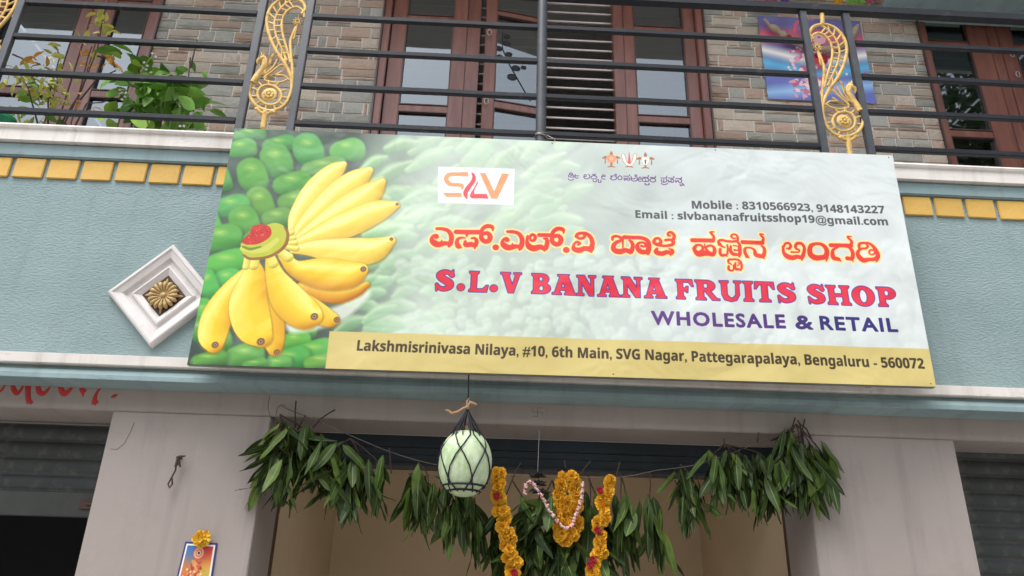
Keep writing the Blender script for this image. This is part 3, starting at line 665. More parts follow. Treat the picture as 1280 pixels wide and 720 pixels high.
    type_line(cv, sans_bold('Email : slvbananafruitsshop19@gmail.com'), (795,275), za(1072,497), 10.4, TX, bold=.55)
    type_line(cv, sans_bold('Lakshmisrinivasa Nilaya, #10, 6th Main, SVG Nagar, Pattegarapalaya, Bengaluru - 560072'), (448,440), (1153,462.5), 12, c8(70,58,40), bold=.6)
    return cv
# ---------------------------------------------------------------- the setting
MB().box(-300,-400,-.02,300,300,0).build('ground', M['paving'], kind='structure')
MB().box(-300,-9.2,.004,300,-2.2,.012).build('road', M['asphalt'], kind='structure')
MB().box(-40,-2.2,0,40,1.5,.14).build('pavement', M['paving'], kind='structure', bevel=.01)

# ---------------------------------------------------------------- the shop building
B = thing('shop_building', 'pale teal two storey shop building with stone clad upper floor and balcony', 'building')
XL, XR = -4.6, 5.0
MB().box(XL,0,2.642,XR,.16,3.848).build('fascia_wall', M['teal'], B)
MB().box(XL,-.028,3.765,XR,-.0005,3.846).build('fascia_moulding', M['teal_flat'], B, bevel=.006)
prof = [(-.055,3.850),(-.055,3.918),(-.066,3.924),(-.072,3.936),(-.066,3.948),(-.055,3.952),(.05,3.952),(.05,3.850)]
MB().profile_x(prof, XL, XR).build('ledge', M['white_edge'], B)
MB().box(XL,.0505,3.85,XR,1.0,3.93).build('balcony_floor', M['ceiling'], B)
MB().box(XL,-.064,2.587,XR,-.0005,2.640).build('white_band', M['white_edge'], B, bevel=.004)
prof = [(-.024,2.5865),(-.028,2.574),(-.046,2.562),(-.058,2.540),(-.060,2.514),(.099,2.510),(.099,2.5865)]
MB().profile_x(prof, XL, XR).build('cornice', M['teal_flat'], B, bevel=.003)
MB().box(XL,.100,2.400,XR,.46,2.5855).build('beam', M['pink'], B, bevel=.004)
MB().box(XL,.1605,2.587,XR,4.0,2.64).build('floor_slab', M['ceiling'], B)
# yellow tiles under the moulding
tm = MB().box(-.081,-.013,-.058,.081,0,.062)
for i in range(52):
    x = -2.638+.0815+.1832*(i-9)
    if XL+.1 < x < XR-.1:
        o = tm.build('yellow_tile', M['yellow'], B, bevel=.004) if i == 0 else None
        if o is None:
            if 'ytile' not in M: M['ytile'] = tm.build('yellow_tile', M['yellow'], B, bevel=.004).data; bpy.data.objects.remove(bpy.data.objects['yellow_tile'])
            o = bpy.data.objects.new('yellow_tile', M['ytile']); link(o, B)
        o.location = (x+rnd.uniform(-.002,.002), -.0004, 3.697+rnd.uniform(-.002,.002)); o.rotation_euler.y = rnd.uniform(-.012,.012)
M.pop('ytile', None)
# pillars and lower rooms
for (a,b) in ((-1.855,-1.076),(1.612,2.395)):
    MB().box(a,.104,0,b,.46,2.3995).build('pillar', M['pink'], B, bevel=.004)
MB().box(XL,.104,0,-4.2,.46,2.3995).build('pillar', M['pink'], B, bevel=.004)
MB().box(4.2,.104,0,XR,.46,2.3995).build('pillar', M['pink'], B, bevel=.004)
MB().box(-1.30,.461,0,-1.10,2.2,2.586).build('inner_wall', M['beige'], B)
MB().box(1.645,.461,0,1.845,2.2,2.586).build('inner_wall', M['beige'], B)
MB().box(-1.3,2.2005,0,1.845,2.35,2.586).build('inner_wall', M['beige'], B)
MB().box(XL,.461,0,-1.86,.70,2.24,).v and MB().box(XL,1.8,0,-1.301,1.9,2.586).build('inner_wall', M['dark'], B)
MB().box(1.846,1.8,0,XR,1.9,2.586).build('inner_wall', M['dark'], B)
MB().box(XL-.12,0,0,XL-.001,4,6.5).build('side_wall', M['teal_flat'], B)
MB().box(XR+.001,0,0,XR+.12,4,6.5).build('side_wall', M['teal_flat'], B)
# upper rooms: dark space behind the glass, balcony ceiling above
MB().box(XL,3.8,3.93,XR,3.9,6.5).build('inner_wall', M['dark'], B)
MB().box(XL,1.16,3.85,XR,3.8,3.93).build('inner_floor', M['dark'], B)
MB().box(XL,-.10,6.52,XR,4.0,6.66).build('balcony_ceiling', M['ceiling'], B, bevel=.01)
MB().box(XL,-.05,6.661,XR,4.0,9.5).build('upper_storey', M['teal_flat'], B)

# ---- stone clad wall: four sheets between the openings, every stone a piece
DOORS = [(-4.05,-2.655),(-.93,1.605),(3.375,4.80)]
spans = [(XL,-4.05),(-2.655,-.93),(1.605,3.375),(4.80,XR)]
stone_me = []
for v in range(7):
    r = random.Random(v); nx, nz = 5, 3
    V = []; F = []
    for j in range(nz+1):
        for i in range(nx+1):
            e = (i in (0,nx)) or (j in (0,nz))
            V.append((i/nx-.5+(0 if e else r.uniform(-.05,.05)), (-.35 if e else r.uniform(-1,-.55)), j/nz-.5+(0 if e else r.uniform(-.08,.08))))
    for j in range(nz):
        for i in range(nx):
            a = j*(nx+1)+i; F.append((a,a+1,a+nx+2,a+nx+1))
    n0 = len(V); V += [(-.5,.3,-.5),(.5,.3,-.5),(.5,.3,.5),(-.5,.3,.5)]
    bot = list(range(nx+1)); top = [nz*(nx+1)+i for i in range(nx+1)]; lf = [j*(nx+1) for j in range(nz+1)]; rt = [j*(nx+1)+nx for j in range(nz+1)]
    F += [tuple([n0,n0+1]+bot[::-1]), tuple([n0+2,n0+3]+top), tuple([n0+3,n0]+lf), tuple([n0+1,n0+2]+rt[::-1])]
    for mk in ('stone_grey','stone_tan','stone_rose'):
        mb = MB(); mb.add(V, F); stone_me.append((mk, mb.mesh('stone_tile', M[mk])))
by = {k: [m for q,m in stone_me if q == k] for k in ('stone_grey','stone_tan','stone_rose')}
def stones(x0, x1, z0, z1, parent, seed, real=True):
    r = random.Random(seed); g = .012; cnt = 0
    z = z0; row = 0
    while z < z1-.03:
        H = .101
        x = x0+g*.5-(.11 if row % 2 else 0)-r.uniform(0,.05)
        while x < x1-.02:
            w = r.choice((.15,.19,.23,.27)); a = max(x, x0+.004); b = min(x+w, x1-.004)
            if x1-b < .06: b = x1-.004
            if b-a > .03:
                kind = r.random()
                if kind < .34: cells = [(0,1)]
                elif kind < .62: cells = [(0,.30),(.30,1)]
                elif kind < .86: cells = [(0,.70),(.70,1)]
                else: cells = [(0,1,.5)]
                for c in cells:
                    parts = [(a,b)] if len(c) == 2 else [(a,a+(b-a)*.45),(a+(b-a)*.45,b)]
                    for (p,q) in parts:
                        hh = H*(c[1]-c[0])-g; ww = q-p-g
                        if ww < .02 or hh < .012: continue
                        mk = r.choices(('stone_grey','stone_tan','stone_rose'), (.38,.34,.28))[0]
                        o = bpy.data.objects.new('stone_tile', r.choice(by[mk])); link(o, parent)
                        o.location = ((p+q)/2, 1.0, z+H*(c[0]+c[1])/2); o.scale = (ww*r.choice((1,-1)), .022*r.uniform(.75,1.1), hh*r.choice((1,-1))); cnt += 1
            if b >= x1-.004: break
            x = b if x+w <= x1 else x1
            x = a+(b-a)
        z += H; row += 1
    return cnt
for i,(a,b) in enumerate(spans):
    W = MB().box(a,1.001,3.93,b,1.16,6.519).build('stone_wall', M['mortar'], B)
    if i in (1,2): print('stones', stones(a, b, 4.56, 6.22, W, 40+i))
# ---- joinery
def frame_box(name, parent, x0,x1,z0,z1,y0,y1,mat_='wood',bev=.004): return MB().box(x0,y0,z0,x1,y1,z1).build(name, M[mat_], parent, bevel=bev)
def leaf_(parent, gx0, gx1, x0, x1, y=1.05, zs=(3.96,4.93,5.0,5.80,5.86,6.38), name='door_leaf'):
    """one glazed leaf: outer stile edges x0,x1, glass gx0..gx1; a mid rail and a top rail"""
    mb = MB()
    mb.box(x0,y-.022,zs[0],gx0,y+.018,zs[5]); mb.box(gx1,y-.022,zs[0],x1,y+.018,zs[5])
    e = .0006
    mb.box(gx0+e,y-.018,zs[1]+.005,gx1-e,y+.014,zs[2]-.005); mb.box(gx0+e,y-.018,zs[3]+.01,gx1-e,y+.014,zs[4]-.004)
    mb.box(gx0+e,y-.018,zs[0],gx1-e,y+.014,zs[0]+.1); mb.box(gx0+e,y-.018,zs[5]-.07,gx1-e,y+.014,zs[5])
    o = mb.build(name, M['wood'], parent, bevel=.004)
    for a,b in ((zs[0]+.1,zs[1]+.005),(zs[2]-.005,zs[3]+.01),(zs[4]-.004,zs[5]-.07)):
        MB().box(gx0-.003,y,a-.002,gx1+.003,y+.004,b+.002).build('pane', M['glass'], o)
        q = MB(); bd = .007   # beading round the pane
        q.box(gx0+e,y-.026,a,gx0+bd,y-.0015,b); q.box(gx1-bd,y-.026,a,gx1-e,y-.0015,b)
        q.box(gx0+bd,y-.026,a,gx1-bd,y-.0015,a+bd); q.box(gx0+bd,y-.026,b-bd,gx1-bd,y-.0015,b)
        q.build('beading', M['wood_dark'], o)
    return o
def ring_pull(x, y, z, parent):
    q = MB(); q.tube([(x+.016*math.cos(t),y-.012-.01*abs(math.sin(t)),z-.02+.03*math.sin(t)) for t in np.linspace(0,2*math.pi,10)[:-1]], .0035, 6, closed=True); q.ball((x,y-.006,z+.012),.008,8,5)
    q.build('handle', M['galv'], parent)
def surround(x0, x1, parent):
    mb = MB(); 
    mb.box(x0,.985,3.931,x0+.055,1.14,6.45); mb.box(x1-.055,.985,3.931,x1,1.14,6.45); mb.box(x0+.0555,.985,6.39,x1-.0555,1.14,6.45)
    o = mb.build('door_frame', M['wood'], parent, bevel=.005)
    MB().box(x0-.012,.97,3.931,x0-.0005,1.0,6.46).build('edge_strip', M['wood_dark'], o)
    MB().box(x1+.0005,.97,3.931,x1+.012,1.0,6.46).build('edge_strip', M['wood_dark'], o)
    MB().box(x0,1.14,6.451,x1,1.16,6.519).build('lintel', M['mortar'], o)
    return o
def grille(x0, x1, parent):
    z = 4.05
    while z < 6.35:
        MB().box(x0,1.115,z,x1,1.127,z+.012).build('grille_bar', M['bar_white'], parent); z += .0945
surround(-.93,1.605,B); grille(-.87,1.548,B)
leaf_(B,-.755,-.385,-.868,-.275)
frame_box('mullion',B,-.272,-.17,3.94,6.388,1.035,1.12)
lf = leaf_(B,1.055,1.455,.972,1.547); frame_box('mullion',B,.888,.970,3.94,6.388,1.03,1.12)
# the leaf standing open, hinged at the post and folded back to the left
op = leaf_(B,-.385,.025-.045,-.47,.02,y=0)
op.matrix_local = Matrix.Translation((.335,1.025,0)) @ Matrix.Rotation(math.radians(11),4,'Z') @ Matrix.Translation((0,0,0))
for z in (4.98,5.62): ring_pull(-.445,-.024,z,op)
# etched sprig on the open pane
q = MB()
sp = [(-.33,5.52),(-.30,5.46),(-.25,5.40),(-.20,5.36)]
q.tube([(x,-.0035,z) for x,z in [(-.335,5.66),(-.33,5.5),(-.27,5.36),(-.16,5.16),(-.10,5.06)]], .0035, 5)
for (x,z,r) in ((-.36,5.50,.032),(-.28,5.46,.03),(-.30,5.56,.034),(-.35,5.42,.028),(-.22,5.34,.036),(-.25,5.25,.04),(-.16,5.36,.024),(-.30,5.63,.026)):
    q.ball((x,-.003,z), r, 9, 5, sc=(1,.03,.75))
q.build('etched_sprig', M['black_metal'], op)
surround(-4.05,-2.655,B); grille(-3.99,-2.71,B)
leaf_(B,-3.86,-3.29,-3.99,-3.20); leaf_(B,-3.03,-2.765,-3.10,-2.713)
frame_box('mullion',B,-3.195,-3.105,3.94,6.388,1.03,1.12)
surround(3.375,4.80,B); grille(3.43,4.745,B)
leaf_(B,3.455,3.80,3.433,3.965); frame_box('mullion',B,3.97,4.05,3.94,6.388,1.03,1.12)
r_ = leaf_(B,4.17,4.6,4.055,4.74)
for z in (5.55,5.75): ring_pull(4.11,1.02,z,r_)
# sunshade over the right window
MB().box(3.05,.55,6.005,XR,1.0,6.08).build('sunshade', M['teal_flat'], B, bevel=.006)

# ---- roller shutters and the rolled-up box over the shop door
def slat_mesh(w):
    n = 7; pr = []
    h = .086
    for i in range(n+1):
        t = i/n; pr.append((-.012*math.sin(math.pi*t)**.7, -h/2+.008+(h-.016)*t))
    pr = [(0,-h/2)]+pr+[(0,h/2),(.006,h/2),(.006,-h/2)]
    return MB().profile_x([(y,z) for y,z in pr], 0, w, sm=False).mesh('slat', M['shutter'])
def shutter(name, x0, x1, ztop, zbot, label, bar):
    S = thing(name, label, 'roller shutter', (x0,.42,0))
    me = slat_mesh(x1-x0); z = ztop-.043
    while z > zbot+.043:
        inst('slat', me, S, Matrix.Translation((0,0,z))); z -= .0862
    if bar:
        z += .0431
        MB().box(0,-.012,z-.125,x1-x0,.012,z-.002).build('bottom_bar', M['shutter_bar'], S, bevel=.004)
        lk = MB(); lk.box(x1-x0-.20,-.024,z-.085,x1-x0-.13,-.0125,z-.035); lk.tube([(x1-x0-.165,-.03,z-.06),(x1-x0-.09,-.03,z-.06)],.008,8); lk.ball((x1-x0-.10,-.028,z-.06),.014,8,5)
        lk.build('lock', M['wood_dark'], S, bevel=.002)
    return S
sl = shutter('roller_shutter', -4.19, -1.86, 2.385, 2.02, 'half raised grey roller shutter with lock bar left of the left pillar', True)
sr = shutter('roller_shutter', 2.40, 4.19, 2.45, .15, 'fully lowered dark grey roller shutter right of the right pillar', False)
sb = thing('shutter_box', 'dark navy steel shutter box across the top of the open shop doorway', 'shutter box', (.27,.47,2.24))
MB().box(-1.09,.462,2.336,1.635,.66,2.399).build('upper_panel', M['navy'], sb, bevel=.004)
MB().profile_x([(.468,2.333),(.468,2.30),(.478,2.295),(.478,2.255),(.466,2.25),(.466,2.236),(.62,2.236),(.62,2.333)], -1.09, 1.635).build('lower_panel', M['navy'], sb)
for xa in (-1.098,1.622):
    MB().box(xa,.462,.14,xa+.022,.52,2.235).build('guide_rail', M['wood_dark'], sb)
settle(sb)

# ---- red lettering, upper half hidden by the cornice
def stroke_strip(mb, pts, y):
    """flat brush stroke on the wall plane, pts = (x, z, r)"""
    P = smooth(pts, 5); n = len(P); V = []
    for i,(x,z,r) in enumerate(P):
        a = P[max(i-1,0)]; b = P[min(i+1,n-1)]; d = Vector((b[0]-a[0], b[1]-a[1])); d = d.normalized() if d.length else Vector((1,0))
        V += [(x-d.y*r, y, z+d.x*r), (x+d.y*r, y, z-d.x*r), (x-d.y*r, y+.002, z+d.x*r), (x+d.y*r, y+.002, z-d.x*r)]
    F = []
    for i in range(n-1):
        k = i*4; F += [(k,k+1,k+5,k+4),(k,k+4,k+6,k+2),(k+1,k+3,k+7,k+5)]
    mb.add(V, F)
def z3(x,y): return at(x/7.11, 440+y/7.11, .0985)
RT = thing('painted_lettering', 'red brush painted lettering on the pink beam, cut off by the teal cornice', 'painted sign', (-2.2,.099,2.5))
marks = [[(-30,350,12),(5,345,12),(45,292,8)],
  [(108,275,14),(118,330,22),(148,368,20),(180,340,14),(208,290,8)],[(250,270,28),(245,350,26),(250,420,24),(262,455,22)],[(262,455,18),(290,438,14)],
  [(335,290,20),(345,350,24),(380,372,20),(420,340,14),(448,302,6)],
  [(530,300,20),(550,350,26),(572,375,22),(610,345,20),(645,305,8)],[(575,350,26),(580,380,14)],
  [(715,305,16),(735,350,22),(760,330,14)],[(735,350,18),(737,400,4)],
  [(895,315,8),(855,370,14),(838,430,22),(835,465,22)],[(835,465,16),(872,435,12)],
  [(985,402,5),(1012,392,16),(1045,378,6)]]
for mk in marks:
    q = MB(); P_ = smooth(mk, 5)
    q.tube([(z3(x,y)[0], .0995, z3(x,y)[1]) for x,y,r in P_], [max(.0006, r*.0040/7.11) for x,y,r in P_], 12, flat=.12); q.build('letter_stroke', M['red_paint'], RT)
settle(RT)
# faint scratched mark on the beam above the doorway and scratches on the left pillar
q = MB()
ox, oz = at(672,515,.0985)
for seg in (((-1,0),(1,0)),((0,-1),(0,1)),((0,1),(1,1)),((1,0),(1,-1)),((0,-1),(-1,-1)),((-1,0),(-1,1))):
    q.tube([(ox+a*.026, .0995, oz+b*.022) for a,b in seg], .0011, 4)
q.build('scratched_mark', M['wire'], B)
q = MB(); q.tube([(*at(x,y,.1035)[:1],.1035,at(x,y,.1035)[1]) for x,y in ((168,528),(163,540),(155,555),(146,562),(138,561))], .0013, 4); q.build('scratch', M['wire'], B)
for ln in ([(118,232),(128,238),(136,242),(148,240),(160,244),(172,239),(180,236)],[(188,236),(198,240),(206,246),(222,244),(236,240),(250,246)],[(1135,300),(1142,308),(1150,311)]):
    q = MB(); q.tube([(at(x,y,0)[0],.0005,at(x,y,0)[1]) for x,y in ln], .0012, 4); q.build('crack', M['wire'], B)

# ---------------------------------------------------------------- diamond plaque
DC = (-1.682, 0, 2.981)
D = thing('diamond_plaque', 'white diamond plaster moulding with gold flower rosette left of the banner', 'wall ornament', DC)
def diamond_ring(mb, r0, r1, y0, y1, back=0.0):
    """sloping ring between two diamonds (radius, depth)"""
    c = [(0,1),(1,0),(0,-1),(-1,0)]
    V = [(x*r0,y0,z*r0*1.02) for x,z in c]+[(x*r1,y1,z*r1*1.02) for x,z in c]
    mb.add(V, [(i,(i+1)%4,4+(i+1)%4,4+i) for i in range(4)])
mb = MB(); pr = [(.278,0),(.278,-.022),(.272,-.034),(.262,-.040),(.250,-.040),(.243,-.034),(.205,-.026),(.200,-.022),(.196,-.012),(.188,-.008),(.168,-.008),(.164,-.012),(.160,-.020),(.150,-.022),(.143,-.018),(.113,-.006),(.110,.004)]
for (a,b),(c,d) in zip(pr, pr[1:]): diamond_ring(mb, a, c, b, d)
mb.build('moulding_frame', M['plaster_white'], D)
mb = MB(); c=[(0,1),(1,0),(0,-1),(-1,0)]
mb.add([(x*.112,.001,z*.114) for x,z in c]+[(x*.112,-.003,z*.114) for x,z in c], [(7,6,5,4),(0,1,5,4),(1,2,6,5),(2,3,7,6),(3,0,4,7)]); mb.build('panel', M['brown_panel'], D)
mb = MB(); RC = (0,-.006,-.002)
for i in range(16):
    t = 2*math.pi*i/16; ca, sa = math.cos(t), math.sin(t)
    pts = [(ca*r, -.006-h, sa*r) for r,h in ((.012,.006),(.03,.010),(.050,.015),(.066,.012),(.074,.003))]
    mb.tube(pts, [.003,.0055,.0095,.012,.006], 7)
for i in range(4):
    t = math.pi/2*i; mb.tube([(math.cos(t)*r,-.005,math.sin(t)*r) for r in (.07,.086,.098)], [.007,.006,.001], 6)
mb.ball((0,-.016,0), .015, 12, 7, sc=(1,.7,1)); mb.build('rosette', M['brass_old'], D)

# ---------------------------------------------------------------- balcony railing
R = thing('balcony_railing', 'black metal balcony railing with gold peacock ornaments above the banner', 'railing', (.25,-.03,3.952))
def bar_x(name, x0, x1, z, h, mat_='black_metal', r=random.Random(3)):
    n = 6; P = []
    d = [r.uniform(-.002,.002) for _ in range(n+1)]
    mb = MB()
    V = []
    for i in range(n+1):
        x = x0+(x1-x0)*i/n; V += [(x,-.03+dy+d[i]*.5,z+d[i]+dz) for dy,dz in ((-h/2,-h/2),(h/2,-h/2),(h/2,h/2),(-h/2,h/2))]
    F = [(4*i+k,4*i+(k+1)%4,4*i+4+(k+1)%4,4*i+4+k) for i in range(n) for k in range(4)]
    F += [(3,2,1,0),(4*n,4*n+1,4*n+2,4*n+3)]
    mb.add(V,F); return mb.build(name, M[mat_], R, bevel=.003)
PX = [(-3.17,-2.892),(-1.463,-1.176),(1.893,2.168),(3.60,3.875)]
bays = [(-4.5,-3.17),(-2.892,-1.463),(-1.176,.247),(.247,1.893),(2.168,3.60),(3.875,4.9)]
for (a,b) in bays:
    for z in (4.056,4.312,4.572,4.828):
        bar_x('rail', a+.024 if a > -4.4 else a, b-.024, z+rnd.uniform(-.004,.004), .031)
for a,b in ((-4.5,4.95),): bar_x('top_rail', a, b, 5.088, .052)
for pair in PX:
    for x in pair: MB().box(x-.022,-.045,3.953,x+.022,-.012,5.062).build('post', M['grey_metal'], R, bevel=.003)
q = MB(); q.tube([(.247,-.03,3.953),(.247,-.03,5.062)], .031, 14); q.build('post', M['grey_metal'], R)
q = MB()
for k in range(3): q.tube([(.247+.037*math.cos(t),-.03+.037*math.sin(t),4.03+k*.008+.006*math.sin(2*t+k)) for t in np.linspace(0,2*math.pi,13)[:-1]], .0022, 5, closed=True)
q.tube([(.28,-.05,4.035),(.32,-.07,4.0),(.335,-.06,3.96)], .002, 5); q.build('binding_wire', M['galv'], R)
settle(R)
# peacock ornament, traced on the railing plane; x relative to the panel centre
def zo(x, y):
    X, Z = at(1000+x/3.79, 10+y/3.79, -.03); return X-2.0305, Z
def ornament(cx, mirror):
    O = bpy.data.objects.new('peacock_ornament', None); link(O, R); s = -1 if mirror else 1
    T = lambda pts, n=5: [(cx+s*p[0], -.034, p[1]) for p in (zo(*q) for q in (smooth(pts,n) if len(pts) > 2 else pts))]
    K = .0056
    q = MB()
    outer = [(62,150),(44,125),(62,92),(112,80),(165,98),(205,142),(220,200),(208,265),(178,330),(140,385),(118,425),(106,470),(110,520),(134,575),(176,606),(222,612),(270,592),(297,548),(292,495),(268,452),(244,430),(226,405),(224,378),(236,364)]
    mid = [(100,84),(138,112),(172,158),(186,210),(176,265),(152,320),(128,372)]
    inn = [(50,165),(52,140),(80,120),(112,130),(140,160),(152,205),(146,260),(128,320),(112,380)]
    spine = [(86,212),(100,245),(112,285),(110,340),(104,395),(102,450),(108,520)]
    def band(pts, r, n=5): q.tube(T(pts,n), r, 7, flat=.8)
    band(outer, K*2.0); band(mid, K*1.3); band(inn, K*1.5); band(spine, K*1.7)
    So = smooth(outer[2:11],6); Sm = smooth(mid,6); Si = smooth(inn[2:],6)
    def rungs(A, B_, n, r):
        for i in range(1, n):
            a = A[int(i*(len(A)-1)/n)]; b = B_[int(i*(len(B_)-1)/n)]
            q.tube(T([a,b],1), r, 5, flat=.8)
    rungs(So, Sm, 12, K*1.2); rungs(Sm, Si, 11, K*1.2)
    for pet in ([(132,398),(160,360),(182,348),(198,360),(206,395),(232,445),(200,420),(180,390),(172,372)],
                [(124,420),(142,396),(160,398),(190,425),(232,462),(190,450),(150,425)],
                [(118,462),(140,445),(180,446),(230,470),(190,480),(150,474),(125,460)],
                [(170,350),(186,350),(202,372),(214,410),(246,450)]):
        band(pet, K*1.15)
    c0 = (207,540)
    for i in range(11):
        t = 2*math.pi*i/11+.2
        q.tube(T([(c0[0]+52*math.cos(t),c0[1]+44*math.sin(t)),(c0[0]+84*math.cos(t),c0[1]+68*math.sin(t))],1), K*1.2, 5, flat=.8)
    band([(c0[0]+54*math.cos(t),c0[1]+46*math.sin(t)) for t in np.linspace(0,2*math.pi,17)], K*1.7, 2)
    band([(183,620),(192,612),(206,624),(228,630),(250,622),(262,608),(270,614)], K*2.2)
    q.tube(T([(224,615),(229,640),(233,670),(237,697)],2), [K*4]*2+[K*2.6]*5 if False else K*3.0, 8, flat=.7)
    q.tube(T([(105,80),(104,56),(102,30)],2), K*2.6, 8, flat=.8)
    q.build('scrollwork', M['gold'], O)
    q = MB()  # rosette disc
    cx0, cz0 = T([(c0[0],c0[1]),(c0[0],c0[1])],1)[0][0], T([c0,c0],1)[0][2]
    q.ball((cx0,-.038,cz0), .046, 20, 7, sc=(1,.16,1.02))
    for i in range(8):
        t = 2*math.pi*i/8; q.ball((cx0+.021*math.cos(t),-.046,cz0+.021*math.sin(t)), .010, 8, 5, sc=(1,.5,1))
    q.ball((cx0,-.048,cz0), .010, 10, 6, sc=(1,.6,1)); q.build('rosette', M['gold'], O)
    q = MB()  # open flower by the hook
    fx,_,fz = T([(80,188),(80,188)],1)[0]
    q.tube([(fx+.013*math.cos(t),-.036,fz+.015*math.sin(t)) for t in np.linspace(0,2*math.pi,13)[:-1]], .0055, 6, closed=True)
    for i in range(9):
        t = 2*math.pi*i/9; q.ball((fx+.024*math.cos(t),-.036,fz+.026*math.sin(t)), .0065, 6, 4)
    q.tube(T([(82,206),(90,240),(96,268),(108,272)],3), K*1.1, 6); q.build('flower', M['gold'], O)
    q = MB()  # peacock neck and head
    q.tube(T([(282,490),(262,455),(244,428),(232,402),(234,380),(244,368)],4), [K*3.6-(K*1.6)*i/20 for i in range(21)], 8, flat=.8)
    hx,_,hz = T([(240,374),(240,374)],1)[0]
    q.ball((hx,-.036,hz), .017, 10, 7, sc=(1,.7,1.05)); q.tube(T([(250,378),(262,392),(258,408)],3), [K*2.6,K*2.4,K*2.1,K*1.8,K*1.5,K*.9,K*.4], 6)
    q.tube(T([(238,362),(228,352)],1), [K*1.2,K*.6], 5); q.tube(T([(243,360),(243,346)],1), [K*1.2,K*.6], 5); q.build('peacock_head', M['gold'], O)
    O.matrix_parent_inverse = Matrix.Translation(-R.location)
for (a,b),mr in zip(PX, (False,True,False,True)):
    ornament((a+b)/2, mr)

# ---------------------------------------------------------------- the banner
BN = thing('shop_banner', 'large printed flex banner with yellow bananas and red shop name across the facade', 'banner', (.38,-.16,2.58))
bc = [Vector((-1.423,0,3.9)),Vector((2.193,0,3.915)),Vector((2.178,0,2.595)),Vector((-1.422,0,2.572))]
img = to_image(banner_art(), 'banner_print')
NX, NZ = 120, 44
rr = np.random.default_rng(3); g1 = vnoise(NZ+1,NX+1,11,rr); g2 = vnoise(NZ+1,NX+1,4.5,rr)
V = []; UV = []
for j in range(NZ+1):
    for i in range(NX+1):
        u, v = i/NX, j/NZ
        p = (bc[0]*(1-u)+bc[1]*u)*(1-v)+(bc[3]*(1-u)+bc[2]*u)*v
        e = min(1, 8*min(u,1-u,v*.7,(1-v)*.7))
        # taut sheet: long shallow creases pulling from the frame
        w = .013*(g1[j,i]-.5)+.0022*(g2[j,i]-.5)
        w += .0035*math.sin(26*(u+.35*v))*math.exp(-((v-.95)/.12)**2)*(u > .55)+.005*math.exp(-((u-.54-.1*(v-.86))/.03)**2-((v-.86)/.08)**2)
        w += .0055*math.sin(34*(u*.8-v*.5))*math.exp(-((u-.8)/.16)**2-((v-.5)/.25)**2)
        V.append((p.x, -.182+w*e, p.z)); UV.append((u, 1-v))
F = [(j*(NX+1)+i, (j+1)*(NX+1)+i, (j+1)*(NX+1)+i+1, j*(NX+1)+i+1) for j in range(NZ) for i in range(NX)]
mb = MB(); mb.add(V, F, sm=True); sh = mb.build('printed_sheet', print_mat('banner_print', img, rough=.38, spec=.45, ripple=1), BN)
uvl = sh.data.uv_layers.new(name='UVMap')
for l in sh.data.loops: uvl.data[l.index].uv = UV[l.vertex_index]
mb = MB(); t = .024
ring = [(-1.4235,2.5715),(2.1785,2.5945),(2.1935,3.9155),(-1.4235,3.9005)]
for (x0,z0),(x1,z1) in zip(ring, ring[1:]+ring[:1]):
    dx, dz = x1-x0, z1-z0; L = math.hypot(dx,dz); nx, nz = -dz/L*t, dx/L*t
    V = [(x0,y,z0) for y in (-.176,-.145)]+[(x1,y,z1) for y in (-.176,-.145)]+[(x1+nx-dx/L*t*.0,y,z1+nz) for y in (-.176,-.145)]+[(x0+nx,y,z0+nz) for y in (-.176,-.145)]
    mb.add(V, [(0,2,4,6),(1,7,5,3),(0,1,3,2),(6,4,5,7)])
mb.build('frame', M['galv'], BN)
for x in (-.8,0,.8,1.6): MB().box(x-.012,-.168,2.60,x+.012,-.1465,3.89).build('frame_strut', M['galv'], BN)
MB().box(-1.40,-.1445,2.60,2.16,-.142,3.88).build('backing', M['paper'], BN)
for x in (-1.1,.25,1.9):
    MB().box(x-.012,-.142,2.61,x+.012,-.053,2.625).build('bracket', M['galv'], BN)
q = MB()
for x,z in [(-1.40,3.885),(2.17,3.90),(.30,3.895),(1.2,3.898),(-1.40,2.585),(2.155,2.61),(.6,2.6)]: q.ball((x,-.181,z), .005, 8, 4, sc=(1,.5,1))
q.build('rivet', M['wire'], BN)
settle(BN)

